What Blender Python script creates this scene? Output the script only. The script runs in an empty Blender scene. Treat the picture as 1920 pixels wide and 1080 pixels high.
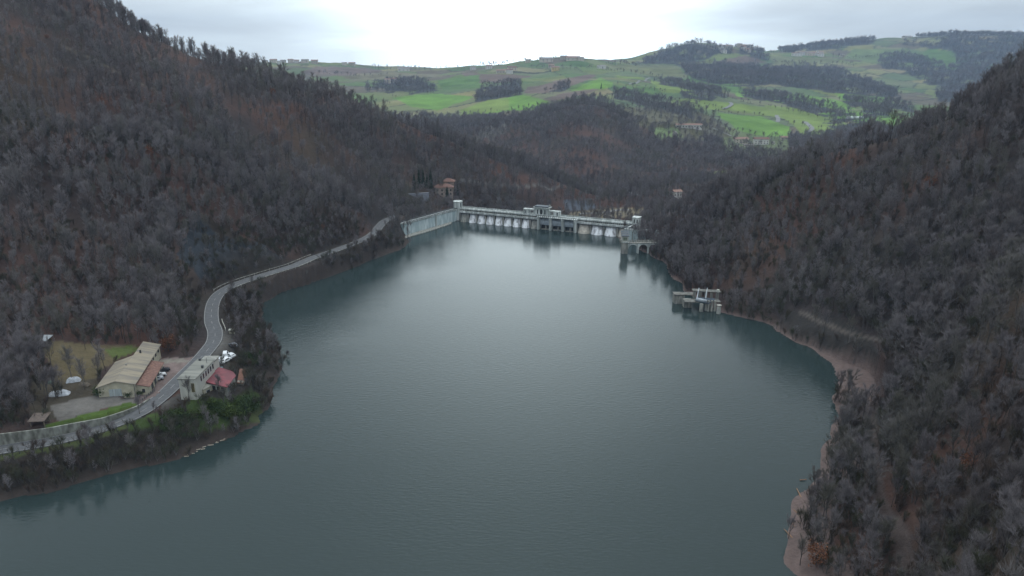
import bpy, math, random
import numpy as np
from mathutils import Vector
R = math.radians
random.seed(7); RNG = np.random.default_rng(11)
S = bpy.context.scene
COL = S.collection
# ------------------------------------------------------------------ camera
CAM_H = 110.0; PITCH = R(17.8); FPX = 1371.0
cam = bpy.data.cameras.new('camera'); co = bpy.data.objects.new('camera', cam); COL.objects.link(co)
co.location = (0, 0, CAM_H); co.rotation_euler = (R(90) - PITCH, 0, 0)
cam.sensor_width = 36; cam.lens = 36 * FPX / 1920; cam.clip_start = 1; cam.clip_end = 30000
S.camera = co
# ------------------------------------------------------------------ world: overcast sky
W = bpy.data.worlds.new('World'); S.world = W; W.use_nodes = True
nt = W.node_tree; nt.nodes.clear(); N = nt.nodes.new; L = nt.links.new
SUN_EL, SUN_AZ = R(68), R(10)
def mth(op, a, b=None, c=None, tree=None, clamp=False):
    t = tree or nt
    n = t.nodes.new('ShaderNodeMath'); n.operation = op; n.use_clamp = clamp
    for i, v in enumerate((a, b, c)):
        if v is None: continue
        if isinstance(v, (int, float)): n.inputs[i].default_value = v
        else: t.links.new(v, n.inputs[i])
    return n.outputs[0]
out = N('ShaderNodeOutputWorld'); bg = N('ShaderNodeBackground'); bg.inputs[1].default_value = 0.1
sky = N('ShaderNodeTexSky'); sky.sky_type = 'NISHITA'; sky.sun_disc = False
sky.sun_elevation = SUN_EL; sky.sun_rotation = SUN_AZ
tc = N('ShaderNodeTexCoord'); sp = N('ShaderNodeSeparateXYZ'); L(tc.outputs['Generated'], sp.inputs[0])
zz = mth('ADD', mth('MAXIMUM', sp.outputs[2], 0.0), 0.16)
cx = mth('DIVIDE', sp.outputs[0], zz); cy = mth('DIVIDE', sp.outputs[1], zz)
cb = N('ShaderNodeCombineXYZ'); L(cx, cb.inputs[0]); L(cy, cb.inputs[1]); cb.inputs[2].default_value = 3.7
n1 = N('ShaderNodeTexNoise'); n1.inputs['Scale'].default_value = 0.75; n1.inputs['Detail'].default_value = 7; n1.inputs['Roughness'].default_value = 0.5
n1.inputs['Distortion'].default_value = 0.4
L(cb.outputs[0], n1.inputs['Vector'])
# thin bright cloud in front of the sun, thicker elsewhere
d = mth('ADD', mth('MULTIPLY', sp.outputs[0], -0.02), mth('MULTIPLY', sp.outputs[1], 1.0))
ax = mth('ADD', sp.outputs[0], -0.01)
g = mth('EXPONENT', mth('MULTIPLY', mth('ADD', mth('MULTIPLY', mth('MULTIPLY', ax, ax), 12.0),
        mth('MULTIPLY', mth('MULTIPLY', mth('ADD', sp.outputs[2], -0.12), mth('ADD', sp.outputs[2], -0.12)), 3.2)), -1.0))
front = mth('GREATER_THAN', sp.outputs[1], 0.0)
g = mth('MULTIPLY', g, front)
dens = mth('ADD', mth('MULTIPLY', n1.outputs[0], 1.7), mth('MULTIPLY', g, 0.85))
mr = N('ShaderNodeMapRange'); L(dens, mr.inputs[0]); mr.inputs[1].default_value = 0.60; mr.inputs[2].default_value = 1.40
mr.inputs[3].default_value = 0; mr.inputs[4].default_value = 1
cr = N('ShaderNodeValToRGB'); L(mr.outputs[0], cr.inputs[0])
cr.color_ramp.elements[0].color = (0.53, 0.58, 0.61, 1); cr.color_ramp.elements[1].color = (0.86, 0.97, 1.0, 1)
e = cr.color_ramp.elements.new(0.45); e.color = (0.67, 0.74, 0.775, 1)
sc10 = N('ShaderNodeVectorMath'); sc10.operation = 'SCALE'; L(cr.outputs[0], sc10.inputs[0]); L(mth('ADD', mth('MULTIPLY', mth('MAXIMUM', mth('SUBTRACT', sp.outputs[2], 0.58), 0.0), 36.0), mth('ADD', mth('MULTIPLY', mth('MULTIPLY', g, g), 16.0), 10.6)), sc10.inputs[3])
mx = N('ShaderNodeMix'); mx.data_type = 'RGBA'; mx.inputs[0].default_value = 0.93
L(sky.outputs[0], mx.inputs[6]); L(sc10.outputs[0], mx.inputs[7]); L(mx.outputs[2], bg.inputs[0]); L(bg.outputs[0], out.inputs[0])
# ------------------------------------------------------------------ soft sun behind cloud
sl = bpy.data.lights.new('sun', 'SUN'); so = bpy.data.objects.new('sun', sl); COL.objects.link(so)
sl.energy = 0.5; sl.angle = R(35); sl.color = (1.0, 0.97, 0.93)
so.rotation_euler = (Vector((math.sin(SUN_AZ) * math.cos(SUN_EL), math.cos(SUN_AZ) * math.cos(SUN_EL), math.sin(SUN_EL)))).to_track_quat('Z', 'Y').to_euler()
S.view_settings.view_transform = 'Standard'; S.view_settings.look = 'None'; S.view_settings.exposure = 0.3; S.view_settings.gamma = 1
S.cycles.max_bounces = 4; S.cycles.diffuse_bounces = 2; S.cycles.glossy_bounces = 2; S.cycles.volume_bounces = 0
S.cycles.transparent_max_bounces = 4; S.cycles.transmission_bounces = 2
S.cycles.caustics_reflective = False; S.cycles.caustics_refractive = False

# ================================================================== helpers: projection
cp, sn = math.cos(PITCH), math.sin(PITCH)
def ray(px, py):
    return np.array([px - 960.0, FPX * cp + (540 - py) * sn, -FPX * sn + (540 - py) * cp])
def Pz(px, py, z):
    v = ray(px, py); t = (z - CAM_H) / v[2]; q = v * t; q[2] += CAM_H; return q
def Pr(px, py, r):
    v = ray(px, py); t = r / math.hypot(v[0], v[1]); q = v * t; q[2] += CAM_H; return q
def proj(X, Y, Z):
    z = Z - CAM_H
    dep = Y * cp - z * sn; up = Y * sn + z * cp
    dep = np.where(dep < 1, 1, dep)
    return 960 + FPX * X / dep, 540 - FPX * up / dep
def inpoly(px, py, poly):
    px = np.asarray(px); py = np.asarray(py); c = np.zeros(px.shape, bool)
    n = len(poly); j = n - 1
    for i in range(n):
        xi, yi = poly[i]; xj, yj = poly[j]
        if yi != yj:
            m = ((yi > py) != (yj > py)) & (px < (xj - xi) * (py - yi) / (yj - yi) + xi)
            c ^= m
        j = i
    return c
def seglen_dist(X, Y, pts, extra=None):
    """distance to polyline, plus interpolated extra value at the nearest point"""
    best = np.full(X.shape, 1e9); ev = np.zeros(X.shape)
    for i in range(len(pts) - 1):
        ax_, ay_ = pts[i][0], pts[i][1]; bx_, by_ = pts[i + 1][0], pts[i + 1][1]
        dx, dy = bx_ - ax_, by_ - ay_; l2 = dx * dx + dy * dy + 1e-9
        t = np.clip(((X - ax_) * dx + (Y - ay_) * dy) / l2, 0, 1)
        dd = np.hypot(X - ax_ - t * dx, Y - ay_ - t * dy)
        m = dd < best; best = np.where(m, dd, best)
        if extra is not None: ev = np.where(m, extra[i] + t * (extra[i + 1] - extra[i]), ev)
    return (best, ev) if extra is not None else best
def smooth_path(pts, n=6):
    P = [np.array(p, float) for p in pts]; P = [2 * P[0] - P[1]] + P + [2 * P[-1] - P[-2]]; o = []
    for i in range(1, len(P) - 2):
        for k in range(n):
            t = k / n; a, b, c, d_ = P[i - 1], P[i], P[i + 1], P[i + 2]
            o.append(0.5 * ((2 * b) + (-a + c) * t + (2 * a - 5 * b + 4 * c - d_) * t * t + (-a + 3 * b - 3 * c + d_) * t ** 3))
    o.append(P[-2]); return np.array(o)
def sstep(a, b, x):
    t = np.clip((x - a) / (b - a), 0, 1); return t * t * (3 - 2 * t)

# ================================================================== terrain
shoreL = [(0, 942), (96, 920), (163, 902), (204, 890), (248, 879), (291, 867), (345, 855), (385, 837), (420, 824), (450, 808), (478, 794), (492, 772),
          (497, 742), (512, 712), (530, 692), (528, 668), (508, 640), (492, 612), (480, 588), (488, 570), (530, 545), (600, 525), (650, 505), (690, 487),
          (720, 480), (752, 468), (768, 452), (760, 443)]
shoreR = [(1160, 445), (1185, 452), (1210, 476), (1245, 500), (1268, 530), (1290, 548), (1320, 566), (1352, 586), (1400, 598), (1450, 613), (1490, 642), (1535, 664), (1566, 688), (1588, 716), (1562, 745),
          (1556, 790), (1543, 850), (1515, 905), (1490, 950), (1484, 1000), (1500, 1080)]
DL = np.array([-37., 496.]); DR = np.array([76., 447.])
lake = [(-300, -300), (-300, 60), (-190, 130)] + [tuple(Pz(a, b, 0)[:2]) for a, b in shoreL]
lake += [(-68, 458), (-38.5, 494), (76, 446)] + [tuple(Pz(a, b, 0)[:2]) for a, b in shoreR] + [(58, 100), (50, 60), (55, 0), (60, -300)]
road_px = [(-140, 868, 5.5), (-60, 854, 5.8), (0, 843, 6.2), (96, 827, 6.6), (160, 812, 6.9), (217, 793, 7.3), (250, 779, 7.8), (274, 766, 8.2), (307, 740, 8.8), (330, 718, 9), (349, 699, 9),
           (370, 678, 9), (389, 656, 9), (401, 639, 9), (403, 621, 9), (397, 603, 9), (397, 580, 9), (403, 561, 9), (417, 546, 9), (447, 531, 9), (510, 511, 9),
           (552, 498, 9), (590, 482, 9), (635, 467, 9), (681, 449, 9), (702, 436, 9), (710, 426, 9.4), (722, 414, 10.2), (742, 405, 11)]
road = smooth_path([Pz(*q) for q in road_px])
# control points  (px, py, 'z' or 'r', value)
CP = []
def c_z(px, py, z): CP.append(Pz(px, py, z))
def c_r(px, py, r): CP.append(Pr(px, py, r))
def c_w(x, y, z): CP.append(np.array([x, y, z], float))
for a, b in shoreL + shoreR: c_z(a, b, 0)
for q in road_px: c_z(*q)
for q in [(-190, 130, 0), (-300, 60, 0), (58, 100, 0), (50, 60, 0), (-240, 180, 14), (-330, 120, 20), (-60, 250, -8), (0, 200, -8), (0, 350, -8), (-60, 150, -6), (30, 120, -8),
          (-20, 80, -8), (50, 250, -8), (40, 400, -6), (-40, 440, -6), (110, 60, 25), (170, 80, 55), (200, 130, 62), (95, 90, 20)]: c_w(*q)
# terrace, forecourt
for q in [(0, 808, 10), (60, 795, 10), (150, 775, 10), (250, 742, 9.6), (190, 735, 9.8), (300, 700, 9), (330, 680, 9), (300, 660, 9.6), (120, 720, 11), (160, 680, 12.5), (200, 655, 13), (130, 645, 15),
          (60, 690, 13), (0, 700, 13), (60, 640, 17), (0, 640, 18), (345, 640, 12), (360, 600, 14), (300, 640, 12),
          (440, 690, 8), (450, 660, 8), (440, 720, 7.5), (470, 720, 4.5), (420, 745, 7.5), (380, 765, 7), (340, 780, 6.8), (470, 760, 3), (440, 630, 8), (450, 590, 5)]: c_z(*q)
# left hill: columns of (py, r)
for px, col_ in {0: [(500, 322), (400, 352), (300, 387), (200, 425), (100, 465), (0, 520), (-120, 600)], -300: [(600, 330), (400, 400), (200, 470), (0, 570)],
                 200: [(600, 301), (500, 330), (400, 362), (300, 400), (200, 445), (100, 500), (8, 565)],
                 330: [(560, 316), (480, 342), (380, 375), (280, 420), (180, 475), (66, 560)],
                 420: [(500, 350), (450, 370), (400, 392), (300, 436), (200, 490), (104, 560)],
                 520: [(475, 385), (400, 418), (300, 468), (200, 530), (130, 580)],
                 620: [(440, 410), (400, 428), (300, 485), (220, 550), (160, 605)],
                 700: [(400, 450), (340, 490), (270, 540), (190, 620)],
                 780: [(350, 520), (300, 560), (222, 640)],
                 850: [(330, 580), (290, 610), (250, 660)],
                 930: [(345, 610), (300, 660), (288, 690)],
                 1010: [(350, 625), (325, 690), (318, 715)], 1080: [(352, 660), (345, 690)]}.items():
    for j_, (py, r) in enumerate(col_): c_r(px, py + ({0: 10, 200: 42, 330: 48, 420: 42, 520: 34, 620: 26}.get(px, 22) if j_ == len(col_) - 1 and px >= 0 else 0), r)
# behind the left ridge it falls away
for px, py, r, dz in [(0, -120, 760, -60), (200, 8, 720, -60), (330, 66, 720, -50), (420, 104, 720, -50), (520, 130, 740, -50), (620, 160, 780, -50), (700, 190, 800, -50), (780, 222, 800, -45), (850, 250, 820, -40), (930, 288, 800, -30), (1010, 318, 790, -25), (1080, 345, 760, -20)]:
    q = Pr(px, py, r); q[2] += dz; CP.append(q)
# villa bench and slope left of the dam
for q in [(760, 400, 500), (830, 365, 545), (800, 372, 535), (740, 425, 478), (870, 352, 575), (700, 415, 455)]: c_r(*q)
# downstream valley: behind the dam
for q in [(870, 378, 570), (930, 385, 590), (1000, 392, 605), (1060, 398, 600), (1120, 402, 585), (1180, 404, 560), (1150, 370, 660), (1060, 372, 640), (1200, 380, 630), (1268, 366, 640), (1300, 350, 700),
          (1200, 345, 800), (1120, 350, 780)]: c_r(*q)
# right hill ridge and face
for px, col_ in {1235: [(440, 440), (410, 480), (385, 520)], 1300: [(500, 380), (440, 420), (380, 470), (346, 520)], 1400: [(560, 335), (480, 365), (400, 405), (315, 470)],
                 1500: [(585, 312), (500, 342), (400, 380), (300, 440), (290, 455)], 1600: [(610, 292), (500, 325), (400, 358), (300, 400), (258, 430)],
                 1700: [(630, 272), (560, 300), (450, 330), (350, 362), (217, 415)], 1800: [(580, 275), (500, 295), (400, 325), (300, 355), (188, 400)], 1900: [(535, 262), (450, 290), (350, 318), (250, 350), (118, 395)],
                 2100: [(500, 260), (300, 320), (100, 370), (-20, 400)]}.items():
    for j_, (py, r) in enumerate(col_): c_r(px, py + ((40 if 1300 <= px <= 1500 else 28) if j_ == len(col_) - 1 else 0), r)
for px, py, r, dz in [(1400, 315, 640, -50), (1500, 290, 620, -50), (1600, 258, 600, -50), (1700, 217, 590, -55), (1800, 188, 580, -60), (1900, 118, 580, -60), (2100, -20, 600, -60), (1300, 346, 640, -25)]:
    q = Pr(px, py, r); q[2] += dz; CP.append(q)
# right near spur
for q in [(1640, 700, 9), (1610, 745, 5), (1620, 780, 6), (1640, 850, 9), (1680, 950, 12), (1720, 1060, 14), (1700, 720, 18), (1800, 660, 36), (1920, 575, 52), (1750, 850, 24), (1850, 800, 38),
          (1920, 720, 50), (1800, 1000, 27), (1920, 950, 42), (1900, 1075, 36), (2100, 600, 68), (2100, 850, 64), (1580, 900, 5), (1560, 1000, 5)]: c_z(*q)
for q in [(1680, 650, 252), (1760, 620, 243)]: c_r(*q)
# middle wooded hill B and the valley
for q in [(1095, 197, 1150), (1040, 214, 1130), (990, 230, 1100), (940, 243, 1080), (890, 262, 1050), (900, 300, 950), (960, 290, 960), (1000, 300, 900), (1100, 240, 1000), (1100, 300, 880), (1150, 210, 1180), (1180, 260, 1050),
          (1200, 310, 900), (1250, 245, 1230), (1290, 237, 1260), (1260, 290, 1050), (1340, 290, 1050), (1400, 272, 1250), (1440, 280, 1150), (1350, 330, 850), (1500, 290, 1050), (1550, 275, 1150), (1620, 262, 1200), (1000, 220, 1300)]: c_r(*q)
# farmland
for q in [(880, 218, 1500), (1000, 200, 1450), (1090, 178, 1500), (760, 200, 1700), (900, 190, 1750), (1000, 175, 1800), (1120, 160, 1800), (700, 175, 2000), (800, 165, 2050), (900, 150, 2200), (1000, 145, 2250), (1120, 140, 2150),
          (560, 135, 2600), (700, 140, 2500), (850, 133, 2600), (1000, 125, 2500), (400, 122, 3100), (500, 116, 3000), (600, 119, 2950), (700, 126, 2950), (800, 130, 2900), (900, 122, 2850), (980, 116, 2750), (1060, 110, 2700), (1110, 114, 2700), (1150, 122, 2700), (1200, 121, 2900),
          (1180, 215, 1320), (1300, 210, 1500), (1420, 250, 1400), (1500, 250, 1420), (1600, 250, 1400), (1200, 175, 1800), (1300, 180, 1800), (1400, 210, 1700), (1500, 220, 1650), (1620, 225, 1600), (1200, 145, 2300), (1300, 155, 2250), (1400, 175, 2100), (1500, 190, 2050), (1600, 205, 1950), (1700, 205, 2000),
          (1300, 130, 2900), (1400, 140, 2700), (1500, 150, 2500), (1600, 165, 2450), (1690, 185, 2350), (1750, 180, 2600), (1270, 105, 3300), (1230, 115, 3200), (1300, 82, 3350), (1340, 90, 3400), (1380, 90, 3450), (1415, 98, 3550), (1350, 115, 3200), (1450, 118, 3300), (1560, 125, 3300), (1650, 135, 3200), (1750, 140, 3200), (1850, 150, 3000), (1920, 160, 2900),
          (1450, 97, 3900), (1530, 88, 4000), (1600, 80, 4100), (1650, 76, 4200), (1720, 68, 4250), (1800, 68, 4200), (1870, 67, 4150), (1920, 72, 4100), (2050, 75, 4000), (1700, 100, 3800), (1850, 105, 3700)]: c_r(*q)
for px, py, r, dz in [(500, 116, 4200, -70), (300, 120, 3500, -20), (800, 130, 4200, -70), (1060, 110, 4000, -90), (1200, 120, 4300, -80), (1300, 85, 4800, -110), (1450, 97, 5200, -90), (1720, 66, 5600, -110), (1920, 72, 5500, -110), (2100, 80, 5500, -100), (900, 110, 6500, -150), (1500, 90, 6500, -150)]:
    q = Pr(px, py, r); q[2] += dz; CP.append(q)
CP = np.array(CP)
def lp(X, Y): return np.arctan2(X, Y), np.log(np.maximum(np.hypot(X, Y), 1))
ca, cl = lp(CP[:, 0], CP[:, 1]); n = len(CP)
def tps_k(d2): return 0.5 * d2 * np.log(d2 + 1e-12)
A_ = np.zeros((n + 3, n + 3)); A_[:n, :n] = tps_k((ca[:, None] - ca) ** 2 + (cl[:, None] - cl) ** 2) + np.eye(n) * 2e-5
A_[:n, n] = 1; A_[:n, n + 1] = ca; A_[:n, n + 2] = cl; A_[n:, :n] = A_[:n, n:].T
# fit in the sight-angle-like variable z/r^0.5 so that near and far weigh alike
wgt = np.hypot(CP[:, 0], CP[:, 1]) ** 0.5
sol = np.linalg.solve(A_, np.concatenate([CP[:, 2] / wgt, [0, 0, 0]]))
def tps(a, l):
    o = np.empty(a.shape); af, lf, of = a.ravel(), l.ravel(), o.ravel()
    for i in range(0, len(af), 20000):
        s = slice(i, i + 20000)
        of[s] = tps_k((af[s, None] - ca) ** 2 + (lf[s, None] - cl) ** 2) @ sol[:n] + sol[n] + sol[n + 1] * af[s] + sol[n + 2] * lf[s]
    return of.reshape(a.shape) * np.exp(l * 0.5)
AZ0, AZ1, R0, R1 = R(-62), R(62), 38.0, 9000.0
NA, NR = 1100, 1000
az = np.linspace(AZ0, AZ1, NA); lr = np.linspace(math.log(R0), math.log(R1), NR)
ga = np.linspace(AZ0, AZ1, 260); gl = np.linspace(math.log(R0), math.log(R1), 260)
coarse = tps(*np.meshgrid(ga, gl))
def bil(grid, a0, a1, l0, l1, a, l):
    nl, na = grid.shape
    fa = np.clip((a - a0) / (a1 - a0) * (na - 1), 0, na - 1.001); fl = np.clip((l - l0) / (l1 - l0) * (nl - 1), 0, nl - 1.001)
    i = fa.astype(int); j = fl.astype(int); u = fa - i; v = fl - j
    return grid[j, i] * (1 - u) * (1 - v) + grid[j, i + 1] * u * (1 - v) + grid[j + 1, i] * (1 - u) * v + grid[j + 1, i + 1] * u * v
AZg, LRg = np.meshgrid(az, lr); RRg = np.exp(LRg)
Xg = RRg * np.sin(AZg); Yg = RRg * np.cos(AZg)
def vnoise(x, y, seed):
    g_ = np.random.default_rng(seed).random((256, 256))
    xi = np.floor(x).astype(int); yi = np.floor(y).astype(int); u = x - xi; v = y - yi
    u = u * u * (3 - 2 * u); v = v * v * (3 - 2 * v)
    a, b = xi % 256, yi % 256; a1, b1 = (xi + 1) % 256, (yi + 1) % 256
    return (g_[b, a] * (1 - u) + g_[b, a1] * u) * (1 - v) + (g_[b1, a] * (1 - u) + g_[b1, a1] * u) * v - 0.5
def fbm(x, y, sc, seed, o=4):
    t = 0
    for k in range(o): t = t + vnoise(x / sc * 2 ** k + 17.3 * k, y / sc * 2 ** k + 5.1 * k, seed + k) * 0.5 ** k
    return t
Z = bil(coarse, AZ0, AZ1, math.log(R0), math.log(R1), AZg, LRg)
# gullies and knolls
rough = sstep(0, 1, (RRg - 60) / 300)
hillm = sstep(14, 35, Z)
ca1, sa1 = math.cos(.45), math.sin(.45)
spur = 1 - 2 * np.abs(fbm((Xg * ca1 + Yg * sa1) * .33, (-Xg * sa1 + Yg * ca1), 62, 41, 2))
Z = Z + (spur - .6) * 12 * (1 - .7 * sstep(70, 105, Z)) * hillm * np.where(Xg < 0, 1, .8) * np.where(RRg < 1300, 1, .3)
Z = Z + fbm(Xg, Yg, 75, 3) * 10 * hillm * np.where(RRg < 900, 1, 0.6) + fbm(Xg, Yg, 20, 9, 3) * 1.6 * sstep(2, 8, np.abs(Z)) + fbm(Xg, Yg, 260, 21, 3) * 16 * sstep(800, 1600, RRg)
lakepts = lake + [lake[0]]
ld = seglen_dist(Xg, Yg, lakepts)
inl = inpoly(Xg, Yg, lake)
wig = fbm(Xg, Yg, 14, 31, 3) * 5.0
sd = np.where(inl, -ld, ld) + np.where(RRg < 700, wig, 0)
near_dam = seglen_dist(Xg, Yg, [(-72, 455), tuple(DL), tuple(DR), (100, 425)])
up = (RRg < 620) & ~((Yg > 440) & (Xg > -60) & (Xg < 60) & ~inl)
dam_side = (Yg - (DL[1] + (Xg - DL[0]) * (DR[1] - DL[1]) / (DR[0] - DL[0])) > 0) & (Xg > -38) & (Xg < 110)
bank = np.clip(sd * 0.5, 0, 3.0)
Z = np.where(sd < 0, np.maximum(np.minimum(Z, sd * 0.25 - 0.05), -9), np.where((sd < 30) & ~dam_side & (RRg < 620), np.maximum(Z, np.minimum(bank, 0.12 * sd + 1.2 * (sd > 5))), Z))
Z = np.where(dam_side & (near_dam < 110), np.minimum(Z, 7.0 - near_dam * 0.45 + np.maximum(near_dam - 22, 0) * 1.3), Z)
Z = np.where((near_dam < 3.5) & ~dam_side & (Xg > -35) & (Xg < 76), np.minimum(Z, -0.5), Z)
# road bench
rd, rz = seglen_dist(Xg, Yg, road, road[:, 2])
k = sstep(5.0, 11.0, rd); Z = np.where((rd < 11) & (sd > -1), (rz - 0.25) * (1 - k) + Z * k, Z)
# terrace above the retaining wall
def pz(pts): return [tuple(Pz(*q)[:2]) for q in pts]
wallline = np.array([Pz(*q) for q in [(-140, 852, 5.5), (0, 835, 6.2), (96, 819, 6.6), (150, 806, 6.9), (193, 796, 7.2), (230, 781, 7.6), (262, 765, 8.1), (283, 748, 8.6)]])
terr = pz([(-140, 846, 6), (0, 833, 6.5), (96, 817, 7), (193, 795, 7.4), (230, 780, 7.8), (262, 764, 8.2), (283, 746, 9), (300, 735, 9.3), (290, 690, 9.5), (250, 690, 9.8), (180, 715, 10), (90, 745, 10), (0, 770, 10.5), (-140, 790, 10.5)])
mt = inpoly(Xg, Yg, terr)
wd, wz = seglen_dist(Xg, Yg, wallline, np.array([9.2, 9.6, 9.6, 9.6, 9.5, 9.4, 9.1, 8.9]))
Z = np.where(mt & (wd > 1.3), np.where(wd < 8, wz, Z * 0.4 + 9.8 * 0.6), Z)
court = pz([(262, 765, 8.1), (283, 748, 8.8), (330, 705, 9), (362, 672, 9), (300, 672, 9), (290, 690, 9), (255, 750, 9)])
Z = np.where(inpoly(Xg, Yg, court) & (rd > 4), 8.95, Z)
PADB = pz([(330, 752, 8.8), (368, 756, 8.8), (400, 735, 8.8), (436, 690, 8.8), (425, 660, 8.8), (385, 650, 9)])
m_ = inpoly(Xg, Yg, PADB) & (rd > 3.6); Z = np.where(m_, 8.75, Z)
PADH = pz([(366, 765, 7), (400, 762, 7), (440, 748, 6.5), (470, 730, 6), (475, 700, 6.5), (436, 690, 8.5), (400, 735, 8.5), (368, 756, 8.5)])
m_ = inpoly(Xg, Yg, PADH) & (rd > 4); Z = np.where(m_, np.maximum(Z, 7.2), Z)
def ground(x, y):
    a, l = lp(np.asarray(x, float), np.asarray(y, float))
    return bil(Z, AZ0, AZ1, math.log(R0), math.log(R1), a, l)
def hit(px, py, rmin=80, rmax=8000):
    v = ray(px, py); h = math.hypot(v[0], v[1])
    rs = np.exp(np.linspace(math.log(rmin), math.log(rmax), 4000))
    x = v[0] / h * rs; y = v[1] / h * rs; z = CAM_H + v[2] / h * rs
    g_ = ground(x, y); m = np.nonzero(z < g_)[0]
    i = m[0] if len(m) else int(np.argmin(np.where(rs < 5500, (z - g_) / rs, 9)))
    return np.array([x[i], y[i], g_[i]])
# ---- ground cover classes, given as real-world patches of colour
PX, PY = proj(Xg, Yg, Z)
C = np.zeros(Z.shape + (3,))
def nz(sc, seed, o=3): return fbm(Xg, Yg, sc, seed, o)
litter = np.array([0.036, 0.029, 0.028]); rust = np.array([0.074, 0.041, 0.032])
t = np.clip(nz(35, 50) * 1.6 + 0.35, 0, 1)[..., None]
C[:] = litter * (1 - t) + rust * t
t = np.clip(nz(60, 55) * 2 - 0.1, 0, 1)[..., None] * 0.5; C[:] = C * (1 - t) + np.array([0.04, 0.042, 0.028]) * t
WOOD = np.ones(Z.shape) # tree density
far = RRg > 1290
WOOD = np.clip(.85 + nz(38, 52) * 1.8 + (spur - .6) * .35, np.where(RRg < 330, .8, .38), 1)
# farmland default
farm = far & (inpoly(PX, PY, [(300, 60), (2100, 20), (2100, 300), (1640, 262), (1600, 255), (1430, 262), (1340, 262), (1290, 240), (1200, 222), (1165, 205), (1140, 193), (1090, 184), (1000, 208), (930, 222), (860, 222), (500, 215)]))
def fieldnoise(): return np.clip(nz(180, 60, 2) * 1.5 + 0.5, 0, 1)[..., None]
base = np.array([0.085, 0.128, 0.046]) * (1 - fieldnoise()) + np.array([0.13, 0.138, 0.072]) * fieldnoise()
qa = Xg * .86 + Yg * .5 + fbm(Xg, Yg, 300, 91, 2) * 160; qb = -Xg * .5 + Yg * .86 + fbm(Xg, Yg, 300, 95, 2) * 160
ia_ = np.floor(qa / 150).astype(int); ib_ = np.floor((qb + (ia_ % 3) * 40) / 105).astype(int)
hsh = np.random.default_rng(3).random((64, 64, 3)); hv_ = hsh[ia_ % 64, ib_ % 64]
base = base * (0.78 + .44 * hv_[..., :1]) * (1 + (hv_ - .5) * np.array([.5, .12, .3])); plo = (hv_[..., 1] < .16)[..., None]; base = np.where(plo, np.array([0.10, 0.085, 0.062]), base)
edge = np.minimum(np.abs(qa / 150 - np.round(qa / 150)) * 150, np.abs((qb + (ia_ % 3) * 40) / 105 - np.round((qb + (ia_ % 3) * 40) / 105)) * 105)
base = np.where(((edge < 5) & (hv_[..., 2] > .35))[..., None], np.array([0.045, 0.05, 0.035]), base)
C = np.where(farm[..., None], base, C); WOOD[farm] = 0.0
scrub = (RRg > 1150) & inpoly(PX, PY, [(1165, 200), (1300, 205), (1345, 225), (1380, 262), (1300, 262), (1240, 255), (1190, 235)])
C = np.where(scrub[..., None], np.array([0.075, 0.07, 0.04]) + 0.06 * nz(30, 61)[..., None], C); WOOD[scrub] = 0.22
def patch(poly, col, wood=0.0, rmin=1250, rmax=9000, jag=5.0):
    m = (RRg > rmin) & (RRg < rmax) & inpoly(PX + nz(RRG_s, 70) * jag, PY + nz(RRG_s, 75) * jag * 0.5, poly)
    m &= (RRg < 1300) | (wood < .5) | (nz(45, 79) > -.22)
    C[m] = np.array(col) * (1 + 0.35 * nz(40, 77)[m] + .25 * (hsh[ia_ % 64, ib_ % 64, 0][m] - .5))[:, None]; WOOD[m] = wood
RRG_s = 60.0
BR = (0.10, 0.19, 0.034); BR2 = (0.13, 0.18, 0.045); MG = (0.07, 0.13, 0.036); PL = (0.115, 0.085, 0.072); WD = (0.04, 0.04, 0.04); TN = (0.13, 0.12, 0.075)
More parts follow.
